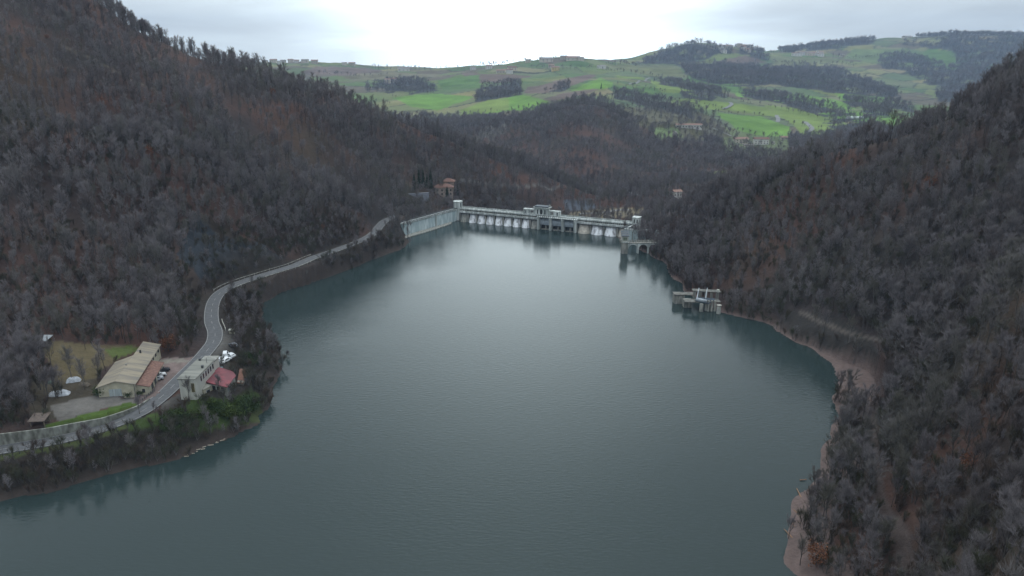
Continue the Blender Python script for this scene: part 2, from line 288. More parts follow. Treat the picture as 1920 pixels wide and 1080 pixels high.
for poly, c_ in [([(981, 175), (988, 164), (1108, 138), (1119, 143), (1069, 164), (1041, 172), (1017, 176)], PL), ([(1067, 172), (1127, 145), (1150, 156), (1147, 164), (1087, 169)], BR),
                 ([(880, 200), (978, 177), (1025, 190), (1030, 195), (994, 206), (890, 214)], BR), ([(1015, 188), (1056, 175), (1134, 164), (1103, 175), (1035, 191)], PL),
                 ([(1153, 141), (1207, 146), (1212, 151), (1160, 146)], BR2), ([(1216, 150), (1300, 166), (1310, 177), (1240, 172)], BR2), ([(1150, 160), (1230, 164), (1240, 178), (1160, 172)], MG),
                 ([(1252, 190), (1299, 183), (1367, 193), (1356, 207), (1278, 204)], BR2), ([(1341, 211), (1427, 219), (1479, 237), (1481, 253), (1447, 258), (1382, 243)], BR),
                 ([(1429, 196), (1486, 201), (1549, 219), (1617, 240), (1606, 252), (1500, 252), (1486, 232)], BR2), ([(1372, 164), (1473, 175), (1565, 185), (1606, 204), (1590, 206), (1434, 190), (1382, 180)], BR),
                 ([(1370, 193), (1430, 200), (1480, 225), (1420, 216), (1360, 206)], BR2), ([(1530, 212), (1600, 208), (1700, 220), (1680, 238), (1620, 232), (1560, 222)], BR),
                 ([(1562, 175), (1669, 183), (1680, 198), (1577, 187)], BR), ([(733, 182), (825, 175), (890, 182), (820, 206), (772, 200)], BR), ([(858, 208), (918, 187), (955, 185), (955, 206), (876, 216)], BR2),
                 ([(590, 124), (690, 127), (720, 133), (640, 142), (560, 138)], PL), ([(866, 137), (955, 140), (1000, 142), (955, 154), (880, 156)], PL), ([(820, 150), (900, 140), (900, 165), (830, 168)], MG),
                 ([(640, 142), (730, 134), (850, 142), (760, 148), (660, 152)], TN), ([(1130, 121), (1268, 122), (1290, 145), (1200, 140)], (0.11, 0.12, 0.055)), ([(1330, 118), (1400, 104), (1440, 116), (1400, 122)], PL), ([(1740, 92), (1782, 96), (1792, 112), (1775, 126), (1720, 118)], MG), ([(1300, 135), (1400, 165), (1380, 175), (1280, 150)], MG),
                 ([(1600, 92), (1700, 92), (1720, 110), (1640, 118), (1580, 110)], (0.095, 0.13, 0.05)), ([(1440, 105), (1560, 108), (1580, 118), (1450, 120)], (0.105, 0.115, 0.055))]: patch(poly, c_)
for poly, w in [([(1205, 116), (1258, 92), (1300, 78), (1345, 90), (1425, 92), (1445, 115), (1400, 104), (1350, 100), (1320, 112), (1290, 120), (1205, 120)], 1.0),
                ([(1268, 120), (1330, 120), (1345, 122), (1420, 118), (1440, 130), (1473, 123), (1565, 131), (1640, 155), (1690, 180), (1669, 183), (1565, 174), (1447, 160), (1369, 163), (1300, 148)], 1.0),
                ([(1690, 82), (1740, 60), (1990, 60), (1990, 200), (1760, 190), (1748, 165), (1690, 130), (1655, 130), (1645, 112), (1690, 100), (1735, 112), (1780, 128), (1795, 112), (1785, 96), (1740, 90)], 0.9),
                ([(1150, 172), (1200, 183), (1290, 205), (1300, 222), (1230, 207), (1150, 184)], 1.0), ([(900, 165), (975, 155), (978, 178), (930, 185), (890, 192)], 1.0),
                ([(680, 160), (760, 146), (800, 156), (822, 170), (770, 178), (690, 172)], 0.8), ([(1380, 168), (1460, 178), (1545, 200), (1600, 215), (1545, 219), (1450, 192), (1400, 185)], 0.7),
                ([(1612, 203), (1665, 204), (1670, 221), (1640, 222)], 1.0), ([(1575, 188), (1700, 196), (1720, 212), (1600, 203)], 0.8), ([(1240, 152), (1300, 160), (1370, 178), (1360, 184), (1290, 168), (1235, 158)], 0.7),
                ([(1275, 172), (1310, 172), (1345, 182), (1330, 190), (1280, 184)], 0.7), ([(1450, 92), (1560, 80), (1640, 74), (1640, 82), (1560, 92), (1480, 100)], 0.9), ([(1530, 225), (1600, 222), (1660, 236), (1650, 262), (1560, 240)], 0.8),
                ([(1040, 168), (1068, 160), (1070, 165), (1045, 177), (1015, 177)], 0.8)]: patch(poly, WD, w)
patch([(1380, 279), (1440, 276), (1444, 286), (1382, 288)], BR, 0, 900, 1400)
patch([(1340, 322), (1380, 319), (1380, 335), (1345, 335)], BR2, 0, 750, 1200)
patch([(1220, 240), (1270, 240), (1280, 258), (1235, 262)], (0.11, 0.15, 0.06), 0.2, 1000, 1400)
patch([(1345, 258), (1480, 254), (1480, 292), (1360, 292)], (0.085, 0.105, 0.05), 0.06, 950, 1450)
RRG_s = 12.0
patch([(890, 262), (900, 240), (940, 222), (955, 232), (930, 262)], (0.09, 0.083, 0.075), 0.6, 700, 1300, 14)
patch([(1070, 398), (1150, 388), (1215, 390), (1200, 408), (1060, 410)], (0.13, 0.11, 0.075), 0.25, 480, 680, 5)
patch([(1055, 375), (1110, 372), (1120, 392), (1060, 396)], (0.075, 0.085, 0.105), 0.2, 480, 720, 8)
patch([(340, 425), (375, 412), (440, 445), (500, 470), (515, 492), (440, 512), (385, 530), (345, 480)], (0.026, 0.030, 0.036), 0.4, 250, 480, 40)
patch([(350, 405), (420, 415), (480, 450), (500, 468), (440, 452), (370, 425)], (0.042, 0.032, 0.024), 0.5, 250, 480, 40)
patch([(555, 520), (610, 508), (625, 515), (565, 538)], (0.03, 0.03, 0.03), 0.5, 250, 420, 8)
patch([(1480, 580), (1560, 590), (1640, 640), (1650, 670), (1560, 665), (1490, 640), (1450, 610)], (0.032, 0.029, 0.027), 0.2, 230, 400, 12)
patch([(1640, 600), (1720, 600), (1720, 618), (1650, 616)], (0.05, 0.052, 0.054), 0.4, 230, 400, 12)
patch([(85, 640), (160, 642), (250, 648), (215, 678), (180, 712), (110, 712), (95, 680)], (0.092, 0.074, 0.042), 0.05, 150, 330, 20)
patch([(60, 712), (190, 712), (190, 745), (150, 780), (60, 790)], (0.06, 0.05, 0.036), 0.12, 150, 330, 10)
patch([(195, 655), (245, 648), (262, 655), (215, 676)], (0.075, 0.095, 0.03), 0.02, 150, 330, 6)
patch([(95, 760), (190, 740), (262, 745), (262, 752), (190, 768), (110, 788)], (0.15, 0.14, 0.13), 0, 150, 330, 8)
patch([(110, 788), (195, 768), (240, 754), (262, 756), (230, 776), (150, 795), (60, 806)], (0.065, 0.105, 0.022), 0, 150, 330, 6)
patch([(250, 742), (290, 690), (300, 672), (364, 670), (330, 705), (283, 750), (262, 762)], (0.15, 0.115, 0.108), 0, 150, 330, 1)
patch([(300, 675), (345, 672), (355, 677), (300, 684)], (0.17, 0.155, 0.135), 0, 150, 330, 4)
patch([(405, 615), (440, 625), (442, 665), (425, 690), (395, 670), (415, 640)], (0.12, 0.115, 0.108), 0, 150, 330, 4)
patch([(420, 665), (440, 660), (440, 690), (425, 690)], (0.08, 0.095, 0.034), 0, 150, 330, 4)
patch([(330, 745), (372, 748), (430, 745), (480, 735), (500, 745), (490, 790), (430, 800), (350, 815), (290, 800), (240, 806), (240, 796), (290, 775)], (0.045, 0.07, 0.02), 0.3, 150, 330, 8)
patch([(300, 755), (345, 735), (350, 770), (300, 780)], (0.11, 0.105, 0.10), 0, 150, 330, 4)
patch([(0, 852), (152, 824), (240, 794), (240, 803), (150, 835), (0, 862)], (0.06, 0.075, 0.026), 0.3, 150, 330, 6)
shm = inpoly(PX, PY, [(340, 420), (375, 405), (440, 440), (500, 468), (520, 492), (440, 514), (380, 532), (340, 480)]) & (RRg > 250) & (RRg < 480)
Z = Z + shm * sstep(6, 14, rd) * (np.abs(fbm(Xg * .5 + Yg * .3, Yg - Xg * .6, 9, 140, 4)) * 9 - 1.2)
shm2 = (RRg < 400) & (Xg > 40) & inpoly(PX, PY, [(1450, 605), (1540, 615), (1640, 655), (1560, 668), (1490, 645)])
Z = Z + shm2 * np.abs(fbm(Xg, Yg, 7, 150, 4)) * 4 * sstep(2, 6, sd)
# mud along the water line
mud = np.clip(sstep(5.0, 0.5, sd), 0, 1) * (RRg < 620)
wide = inpoly(PX, PY, [(1510, 650), (1640, 662), (1690, 700), (1655, 752), (1535, 742)]) & (sd < 26)
east = Xg > 20
mudc = np.array([0.115, 0.085, 0.078])
mm = np.where(east, mud, mud * 0.2)
mm = np.where(wide & (sd < 24), 1, mm)
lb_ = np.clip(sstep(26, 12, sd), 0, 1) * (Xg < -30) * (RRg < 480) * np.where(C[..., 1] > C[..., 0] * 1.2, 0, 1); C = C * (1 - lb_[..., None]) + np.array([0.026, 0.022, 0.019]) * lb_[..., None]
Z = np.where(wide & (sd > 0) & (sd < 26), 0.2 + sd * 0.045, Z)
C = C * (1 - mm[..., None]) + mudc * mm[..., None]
WOOD = np.where((sd < 0.2) & (RRg < 620) | (wide & (sd < 20)), 0, WOOD)
beach2 = (sd < 9) & east & (Yg < 215) & (RRg < 400)
C = np.where((beach2 & (sd > -14))[..., None], mudc * 1.0, C); WOOD[(sd < 2.5) & beach2] = 0
Z = np.where(beach2 & (sd < 0) & (sd > -12), sd * 0.05 - 0.02, Z)
Z = np.where(east & (Yg > 215) & (sd > -4) & (sd < 3.5) & (RRg < 600) & (near_dam > 15), np.minimum(Z, sd * 0.13), Z)
WOOD[rd < 5.5] = 0
# footpaths on the right bank, and the old track on the left hill
def hp(pts): return smooth_path([hit(*q) for q in pts], 5)
path1 = hp([(1500, 586), (1530, 600), (1570, 617), (1610, 630), (1650, 637), (1682, 642)])
path2 = smooth_path([Pz(*q) for q in [(1622, 748, 6), (1626, 790, 7), (1638, 835, 9), (1636, 880, 9.5), (1650, 930, 11), (1680, 985, 12.5), (1700, 1040, 13), (1715, 1100, 14)]], 5)
path4 = smooth_path([hit(*q, 500) for q in [(865, 340), (900, 343), (950, 346), (1000, 348), (1050, 348), (1080, 345), (1094, 343)]], 5)
path3 = hp([(120, 88), (160, 103), (200, 125), (250, 152), (300, 175)])
for P_, wdt, cc in [(path1, .35, (0.095, 0.082, 0.073)), (path2, .9, (0.085, 0.072, 0.07)), (path3, 0.8, (0.1, 0.085, 0.07)), (path4, .8, (0.12, 0.115, 0.11))]:
    dd = seglen_dist(Xg, Yg, P_[::2]); m = sstep(wdt + .6, wdt, dd)[..., None]; C = C * (1 - m) + np.array(cc) * m; WOOD[dd < wdt + (.3 if P_ is path2 else 1.8 if P_ is path1 else .3)] = 0
    dd = dd + nz(15, 99) * 2; m = (sstep(wdt + 1.8, wdt + .6, dd) * 0.4)[..., None]
    if P_ is path2: C = C * (1 - m) + np.array((0.05, 0.03, 0.023)) * m
WOOD[near_dam < 5] = 0
WOOD[(Z < -0.3) & (sd < 2) & (RRg < 500)] = 0
def grid_mesh(name, X, Y, Zz, colr):
    nr, na = X.shape
    co_ = np.stack([X, Y, Zz], -1).reshape(-1, 3).astype(np.float32)
    idx = np.arange(nr * na).reshape(nr, na)
    q = np.stack([idx[:-1, :-1], idx[:-1, 1:], idx[1:, 1:], idx[1:, :-1]], -1).reshape(-1, 4)
    me = bpy.data.meshes.new(name); me.vertices.add(len(co_)); me.vertices.foreach_set('co', co_.ravel())
    me.loops.add(q.size); me.loops.foreach_set('vertex_index', q.ravel().astype(np.int32))
    me.polygons.add(len(q)); me.polygons.foreach_set('loop_start', np.arange(0, q.size, 4, dtype=np.int32))
    me.polygons.foreach_set('use_smooth', np.ones(len(q), bool))
    me.update()
    a = me.color_attributes.new('cover', 'FLOAT_COLOR', 'POINT')
    a.data.foreach_set('color', np.concatenate([colr.reshape(-1, 3), np.ones((nr * na, 1))], 1).astype(np.float32).ravel())
    return me

# ================================================================== materials
def new_mat(name):
    m = bpy.data.materials.new(name); m.use_nodes = True; return m, m.node_tree, m.node_tree.nodes['Principled BSDF']
MATS = {}
def mat(name, col, rough=0.8, metal=0.0, var=0.15, scale=1.5, streak=None, bump=0.0, col2=None, coord='Object', c2w=(0.45, 0.65)):
    if name in MATS: return MATS[name]
    m, t, b = new_mat(name); b.inputs['Roughness'].default_value = rough; b.inputs['Metallic'].default_value = metal
    geo = t.nodes.new('ShaderNodeNewGeometry'); mp = t.nodes.new('ShaderNodeMapping'); t.links.new(geo.outputs['Position'], mp.inputs[0])
    if streak: mp.inputs['Scale'].default_value = streak
    nn = t.nodes.new('ShaderNodeTexNoise'); nn.inputs['Scale'].default_value = scale; nn.inputs['Detail'].default_value = 5; t.links.new(mp.outputs[0], nn.inputs['Vector'])
    r_ = t.nodes.new('ShaderNodeValToRGB'); t.links.new(nn.outputs[0], r_.inputs[0])
    c2 = col2 or tuple(max(0, x * (1 - var * 2)) for x in col)
    r_.color_ramp.elements[0].position = c2w[0]; r_.color_ramp.elements[1].position = c2w[1]
    r_.color_ramp.elements[0].color = (*c2, 1); r_.color_ramp.elements[1].color = (*col, 1)
    t.links.new(r_.outputs[0], b.inputs['Base Color'])
    if bump:
        bp = t.nodes.new('ShaderNodeBump'); bp.inputs['Strength'].default_value = bump; bp.inputs['Distance'].default_value = 0.1
        t.links.new(nn.outputs[0], bp.inputs['Height']); t.links.new(bp.outputs[0], b.inputs['Normal'])
    MATS[name] = m; return m
def ground_mat():
    m, t, b = new_mat('ground_cover'); b.inputs['Roughness'].default_value = 0.95; b.inputs['Specular IOR Level'].default_value = 0.15
    at = t.nodes.new('ShaderNodeAttribute'); at.attribute_name = 'cover'
    geo = t.nodes.new('ShaderNodeNewGeometry')
    n1 = t.nodes.new('ShaderNodeTexNoise'); n1.inputs['Scale'].default_value = 0.35; n1.inputs['Detail'].default_value = 6; n1.inputs['Roughness'].default_value = 0.7; t.links.new(geo.outputs['Position'], n1.inputs['Vector'])
    n2 = t.nodes.new('ShaderNodeTexNoise'); n2.inputs['Scale'].default_value = 0.02; n2.inputs['Detail'].default_value = 5; t.links.new(geo.outputs['Position'], n2.inputs['Vector'])
    f = mth('ADD', mth('MULTIPLY', n1.outputs[0], 1.3, tree=t), mth('MULTIPLY', n2.outputs[0], 0.8, tree=t), tree=t)
    v = t.nodes.new('ShaderNodeVectorMath'); v.operation = 'SCALE'; t.links.new(at.outputs['Color'], v.inputs[0]); t.links.new(f, v.inputs[3])
    t.links.new(v.outputs[0], b.inputs['Base Color'])
    bp = t.nodes.new('ShaderNodeBump'); bp.inputs['Strength'].default_value = 0.7; bp.inputs['Distance'].default_value = 0.8
    t.links.new(n1.outputs[0], bp.inputs['Height']); t.links.new(bp.outputs[0], b.inputs['Normal'])
    return m
def water_mat():
    m, t, b = new_mat('lake_water'); b.inputs['Base Color'].default_value = (0.021, 0.034, 0.034, 1)
    b.inputs['Roughness'].default_value = 0.09; b.inputs['IOR'].default_value = 1.33
    geo = t.nodes.new('ShaderNodeNewGeometry')
    mp = t.nodes.new('ShaderNodeMapping'); mp.inputs['Rotation'].default_value = (0, 0, R(18)); mp.inputs['Scale'].default_value = (0.55, 1.5, 1); t.links.new(geo.outputs['Position'], mp.inputs[0])
    a1 = t.nodes.new('ShaderNodeTexNoise'); a1.inputs['Scale'].default_value = 0.9; a1.inputs['Detail'].default_value = 3; t.links.new(mp.outputs[0], a1.inputs['Vector'])
    a2 = t.nodes.new('ShaderNodeTexNoise'); a2.inputs['Scale'].default_value = 0.018; a2.inputs['Detail'].default_value = 3; t.links.new(mp.outputs[0], a2.inputs['Vector'])
    t.links.new(mth('ADD', mth('MULTIPLY', a2.outputs[0], 0.22, tree=t), -0.02, tree=t), b.inputs['Roughness'])
    h = mth('MULTIPLY', a1.outputs[0], mth('ADD', mth('MULTIPLY', a2.outputs[0], 1.4, tree=t), 0.2, tree=t), tree=t)
    bp = t.nodes.new('ShaderNodeBump'); bp.inputs['Strength'].default_value = 0.45; bp.inputs['Distance'].default_value = 0.13
    t.links.new(h, bp.inputs['Height']); t.links.new(bp.outputs[0], b.inputs['Normal'])
    return m
def bark_mat(name, cols, rough=0.9):
    """per-tree colour: random per instance and drifting over the hillside"""
    m, t, b = new_mat(name); b.inputs['Roughness'].default_value = rough; b.inputs['Specular IOR Level'].default_value = 0.2
    oi = t.nodes.new('ShaderNodeObjectInfo'); nn = t.nodes.new('ShaderNodeTexNoise'); nn.inputs['Scale'].default_value = 0.018; nn.inputs['Detail'].default_value = 4
    t.links.new(oi.outputs['Location'], nn.inputs['Vector'])
    f = mth('ADD', mth('MULTIPLY', oi.outputs['Random'], 0.45, tree=t), mth('MULTIPLY', mth('SUBTRACT', nn.outputs[0], 0.25, tree=t), 1.1, tree=t), tree=t)
    r_ = t.nodes.new('ShaderNodeValToRGB'); t.links.new(f, r_.inputs[0]); el = r_.color_ramp.elements
    el[0].color = (*cols[0], 1); el[1].color = (*cols[-1], 1)
    for i, c_ in enumerate(cols[1:-1]): e_ = el.new((i + 1) / (len(cols) - 1)); e_.color = (*c_, 1)
    t.links.new(r_.outputs[0], b.inputs['Base Color']); return m
M_twig = bark_mat('twigs', [(0.118, 0.072, 0.060), (0.120, 0.101, 0.100), (0.215, 0.195, 0.205), (0.125, 0.117, 0.096), (0.335, 0.315, 0.335)])
M_bark = bark_mat('bark', [(0.03, 0.026, 0.024), (0.07, 0.063, 0.06), (0.19, 0.175, 0.17)])
M_ever = bark_mat('evergreen_leaf', [(0.018, 0.032, 0.018), (0.03, 0.05, 0.026)])
M_shrub = bark_mat('shrub_leaf', [(0.02, 0.036, 0.014), (0.033, 0.056, 0.017), (0.06, 0.085, 0.02)])
M_russet = bark_mat('russet_leaf', [(0.13, 0.055, 0.03), (0.19, 0.085, 0.045)])
M_blossom = bark_mat('blossom', [(0.5, 0.47, 0.46), (0.62, 0.6, 0.58)])
M_under = bark_mat('undergrowth_twigs', [(0.05, 0.042, 0.036), (0.085, 0.06, 0.048), (0.055, 0.06, 0.034), (0.11, 0.097, 0.088)])
concrete = mat('dam_concrete', (0.66, 0.69, 0.68), 0.85, var=0.2, scale=0.6, streak=(1, 1, 0.15), col2=(0.33, 0.36, 0.35))
concrete_b = mat('wing_concrete', (0.58, 0.65, 0.665), 0.85, scale=0.5, streak=(1, 1, 0.2), col2=(0.36, 0.45, 0.47))
concrete_d = mat('old_concrete', (0.40, 0.39, 0.35), 0.9, scale=0.9, streak=(1, 1, 0.2), col2=(0.18, 0.18, 0.165))
white_dep = mat('lime_deposit', (0.86, 0.88, 0.92), 0.8, scale=0.55, streak=(1, 1, 0.35), col2=(0.33, 0.33, 0.35), c2w=(0.36, 0.54))
tan_dep = mat('sandy_face', (0.60, 0.55, 0.48), 0.9, scale=0.7)
dark = mat('dark_opening', (0.03, 0.032, 0.035), 0.7)
steel = mat('gate_steel', (0.36, 0.41, 0.46), 0.6, scale=2.0, streak=(1, 1, 0.2))
rail_m = mat('rail_dark', (0.07, 0.075, 0.08), 0.6)
slate = mat('slate_roof', (0.06, 0.08, 0.10), 0.6, scale=1.2)
wallw = mat('white_wall', (0.52, 0.52, 0.47), 0.85, scale=0.7, streak=(1, 1, 0.25), var=0.1)
wallc = mat('cream_wall', (0.46, 0.43, 0.33), 0.85, scale=0.7, var=0.1)
glass = mat('window_glass', (0.03, 0.035, 0.04), 0.25)
asphalt = mat('asphalt', (0.095, 0.098, 0.105), 0.85, scale=0.8, var=0.12)
paint = mat('road_paint', (0.36, 0.36, 0.35), 0.8, scale=3, var=0.15)
terracotta = mat('terracotta_tiles', (0.21, 0.115, 0.085), 0.9, scale=1.5, col2=(0.12, 0.062, 0.05), bump=0.3)
pale_tiles = mat('pale_tiles', (0.30, 0.19, 0.15), 0.9, scale=1.0, col2=(0.2, 0.12, 0.095))
red_roof = mat('red_painted_roof', (0.21, 0.038, 0.05), 0.65, scale=0.5, col2=(0.13, 0.03, 0.04))
woodm = mat('weathered_wood', (0.16, 0.13, 0.10), 0.9, scale=2)
tarp = mat('white_tarpaulin', (0.48, 0.51, 0.56), 0.6, scale=1.5, bump=0.5)
logm = mat('bleached_log', (0.42, 0.36, 0.29), 0.9, scale=3)
black_p = mat('tyre_rubber', (0.02, 0.02, 0.02), 0.8)
def corrugated(name, col, col2, dirv, pitch):
    m, t, b = new_mat(name); b.inputs['Roughness'].default_value = 0.85
    geo = t.nodes.new('ShaderNodeNewGeometry'); nn = t.nodes.new('ShaderNodeTexNoise'); nn.inputs['Scale'].default_value = 0.35; nn.inputs['Detail'].default_value = 6
    mp = t.nodes.new('ShaderNodeMapping'); mp.inputs['Rotation'].default_value = (0, 0, -math.atan2(dirv[1], dirv[0])); t.links.new(geo.outputs['Position'], mp.inputs[0])
    mp2 = t.nodes.new('ShaderNodeMapping'); mp2.inputs['Scale'].default_value = (2.2, 0.25, 1); t.links.new(mp.outputs[0], mp2.inputs[0]); t.links.new(mp2.outputs[0], nn.inputs['Vector'])
    w = t.nodes.new('ShaderNodeTexWave'); w.inputs['Scale'].default_value = 1 / pitch * 0.31; w.bands_direction = 'X'; t.links.new(mp.outputs[0], w.inputs['Vector'])
    r_ = t.nodes.new('ShaderNodeValToRGB'); t.links.new(nn.outputs[0], r_.inputs[0]); r_.color_ramp.elements[0].position = 0.38; r_.color_ramp.elements[1].position = 0.62
    r_.color_ramp.elements[0].color = (*col2, 1); r_.color_ramp.elements[1].color = (*col, 1); t.links.new(r_.outputs[0], b.inputs['Base Color'])
    bp = t.nodes.new('ShaderNodeBump'); bp.inputs['Strength'].default_value = 0.5; bp.inputs['Distance'].default_value = 0.06; t.links.new(w.outputs[0], bp.inputs['Height']); t.links.new(bp.outputs[0], b.inputs['Normal'])
    MATS[name] = m; return m

# ================================================================== object helpers
def tag(o, label=None, cat=None, group=None, kind=None):
    if label: o['label'] = label
    if cat: o['category'] = cat
    if group: o['group'] = group
    if kind: o['kind'] = kind
    return o
def empty(name, loc, label=None, cat=None, group=None, rz=0):
    o = bpy.data.objects.new(name, None); COL.objects.link(o); o.location = tuple(float(v) for v in loc); o.rotation_euler = (0, 0, rz)
    o.empty_display_size = 0.5
    return tag(o, label, cat, group)
class MB:
    def __init__(s): s.v = []; s.f = []
    def quad(s, *p):
        n_ = len(s.v); s.v += [tuple(map(float, q)) for q in p]; s.f.append(tuple(range(n_, n_ + len(p)))); return s
    def prism(s, base, z0, z1):
        """closed vertical prism from xy polygon; z0,z1 numbers or per-vertex lists"""
        k = len(base); z0 = [z0] * k if np.isscalar(z0) else z0; z1 = [z1] * k if np.isscalar(z1) else z1
        n_ = len(s.v); s.v += [(float(b[0]), float(b[1]), float(z)) for b, z in zip(base, z0)] + [(float(b[0]), float(b[1]), float(z)) for b, z in zip(base, z1)]
        ar = sum(base[i][0] * base[(i + 1) % k][1] - base[(i + 1) % k][0] * base[i][1] for i in range(k))
        o = list(range(k)); 
        if ar < 0: o = o[::-1]
        s.f.append(tuple(n_ + i for i in o[::-1])); s.f.append(tuple(n_ + k + i for i in o))
        for i in range(k):
            a, b = o[i], o[(i + 1) % k]; s.f.append((n_ + a, n_ + b, n_ + k + b, n_ + k + a))
        return s
    def box(s, c, u, hx, hy, z0, z1):
        """oriented box: centre c (xy), unit direction u, half sizes along u and across"""
        u = np.array(u[:2], float); u = u / np.linalg.norm(u); w = np.array([-u[1], u[0]]); c = np.array(c[:2], float)
        return s.prism([c - u * hx - w * hy, c + u * hx - w * hy, c + u * hx + w * hy, c - u * hx + w * hy], z0, z1)
    def tube(s, p, q, r0, r1=None, k=8, cap=True):
        r1 = r0 if r1 is None else r1; p = np.array(p, float); q = np.array(q, float); d_ = q - p; d_ /= np.linalg.norm(d_) + 1e-9
        a = np.cross(d_, [0, 0, 1] if abs(d_[2]) < 0.9 else [1, 0, 0]); a /= np.linalg.norm(a); b = np.cross(d_, a); n_ = len(s.v)
        for c_, r_ in ((p, r0), (q, r1)):
            for i in range(k):
                t_ = 2 * math.pi * i / k; s.v.append(tuple(c_ + (a * math.cos(t_) + b * math.sin(t_)) * r_))
        for i in range(k): j = (i + 1) % k; s.f.append((n_ + i, n_ + j, n_ + k + j, n_ + k + i))
        if cap: s.f.append(tuple(n_ + i for i in range(k))[::-1]); s.f.append(tuple(n_ + k + i for i in range(k)))
        return s
    def build(s, name, m, parent=None, smooth=False):
        me = bpy.data.meshes.new(name); o_ = (0, 0, 0) if parent is None else ROOTW.get(parent.name, (0, 0, 0))
        me.from_pydata([(a - o_[0], b - o_[1], c - o_[2]) for a, b, c in s.v], [], s.f); me.materials.append(m); me.update()
        if smooth: me.polygons.foreach_set('use_smooth', np.ones(len(me.polygons), bool))
        o = bpy.data.objects.new(name, me); COL.objects.link(o)
        if parent is not None: o.parent = parent; ROOTW[o.name] = o_
        return o
ROOTW = {}
def root(name, loc, label, cat, group=None):
    o = empty(name, loc, label, cat, group); ROOTW[o.name] = tuple(float(v) for v in loc); return o

# ---- ground, water
g_me = grid_mesh('terrain', Xg, Yg, Z, C); g_me.materials.append(ground_mat())
go = bpy.data.objects.new('ground', g_me); COL.objects.link(go); tag(go, 'rolling ground of wooded banks, hills and green farmland round the lake', 'ground', kind='structure')
lk = MB(); DLo = DL; 
lk.quad((-700, -900, 0), (500, -900, 0), (500, 420, 0), (90, 424, 0), (80, 447.5, 0), (-38, 497.5, 0), (-71, 462, 0), (-400, 462, 0))
lo = lk.build('lake', water_mat()); tag(lo, 'calm grey green reservoir water filling the valley', 'lake', kind='structure')

# ---- road with markings
def ribbon(P, off, w, dz, dash=None, z_override=None):
    """strip of width w at lateral offset off along path P; dash=(on, off) lengths"""
    P = np.asarray(P); T = np.gradient(P[:, :2], axis=0); T /= np.linalg.norm(T, axis=1)[:, None] + 1e-9; Nn = np.stack([-T[:, 1], T[:, 0]], 1)
    a = P[:, :2] + Nn * (off - w / 2); b = P[:, :2] + Nn * (off + w / 2); z = P[:, 2] + dz; m = MB()
    s_ = np.concatenate([[0], np.cumsum(np.linalg.norm(np.diff(P[:, :2], axis=0), axis=1))])
    for i in range(len(P) - 1):
        if dash and (s_[i] % (dash[0] + dash[1])) > dash[0]: continue
        m.quad((*a[i], z[i]), (*a[i + 1], z[i + 1]), (*b[i + 1], z[i + 1]), (*b[i], z[i]))
    return m
def dens_path(P, step=1.0):
    P = np.asarray(P); s_ = np.concatenate([[0], np.cumsum(np.linalg.norm(np.diff(P, axis=0), axis=1))]); t_ = np.arange(0, s_[-1], step)
    return np.stack([np.interp(t_, s_, P[:, i]) for i in range(3)], 1)
RDp = dens_path(road, 1.0)
tag(ribbon(RDp, 0, 5.6, 0.02).build('road', asphalt), 'winding grey asphalt road along the left shore', 'road', kind='structure')
for off, dsh, lab in [(-2.55, None, 'lake side'), (2.55, None, 'hill side'), (0, (3, 4.5), 'centre')]:
    tag(ribbon(RDp, off, 0.16 if dsh is None else 0.13, 0.045, dsh).build('road_marking', paint), 'white painted %s line on the lakeside road' % lab, 'road marking', kind='structure')

# ================================================================== dam
u = (DR - DL) / np.linalg.norm(DR - DL); out_n = np.array([u[1], -u[0]])  # towards the lake (camera)
if out_n[1] > 0: out_n = -out_n
DLEN = float(np.linalg.norm(DR - DL))
def dp(s, o=0.0, z=0.0): q = DL + u * s + out_n * o; return (float(q[0]), float(q[1]), float(z))
def s_at(px, o=0.0, z=9):  # distance along the dam where it crosses image column px
    best = min(np.linspace(-5, DLEN + 5, 600), key=lambda s: abs(float(proj(*[np.array(v) for v in dp(s, o, z)])[0]) - px)); return float(best)
CR = 8.2
dam = root('concrete_dam', (*DL, 0), 'long pale concrete dam with scalloped buttress arches across the far end of the lake', 'dam')
sg0, sg1 = s_at(1013), s_at(1081)
def strip(s0, s1, o0, o1, z0, z1): 
    return [dp(s0, o1)[:2], dp(s1, o1)[:2], dp(s1, o0)[:2], dp(s0, o0)[:2]], z0, z1
MB().prism(*strip(-1, DLEN, -4.0, -0.4, -12, CR)).build('wall', concrete, dam)
# bays
bays = []
nL = 9; stepL = (sg0 - 2.0) / nL
for i in range(nL): bays.append((2.0 + stepL * (i + 0.5), stepL))
nR = 4; stepR = (DLEN - 2 - sg1) / nR
for i in range(nR): bays.append((sg1 + 1.0 + stepR * (i + 0.5), stepR))
for bi, (sc_, wd_) in enumerate(bays):
    m = MB(); K = 14; Zs = [-2.5, 0, 1.2, 2.6, 4.2, 5.6]
    rows = []
    for z in Zs:
        f = (5.6 - z) / 5.6; row = []
        for k in range(K + 1):
            th = -math.pi / 2 + math.pi * k / K
            row.append(dp(sc_ + math.sin(th) * wd_ * (0.34 + 0.14 * f ** 0.8), 0.0 + math.cos(th) * (1.6 + 2.6 * f), z))
        rows.append(row)
    n_ = 0
    for a in range(len(Zs) - 1):
        for k in range(K): m.quad(rows[a][k], rows[a][k + 1], rows[a + 1][k + 1], rows[a + 1][k])
    m.build('arch_shell', tan_dep if bi in (9, 12) else (concrete_d if bi in (0, 8) else white_dep), dam, smooth=True)
for s_ in [2.0 + stepL * i for i in range(nL + 1)] + [sg1 + 1 + stepR * i for i in range(nR + 1)]: MB().prism(*strip(s_ - .55, s_ + .55, -0.39, 1.7, -3, 5.7)).build('buttress', concrete_d, dam)
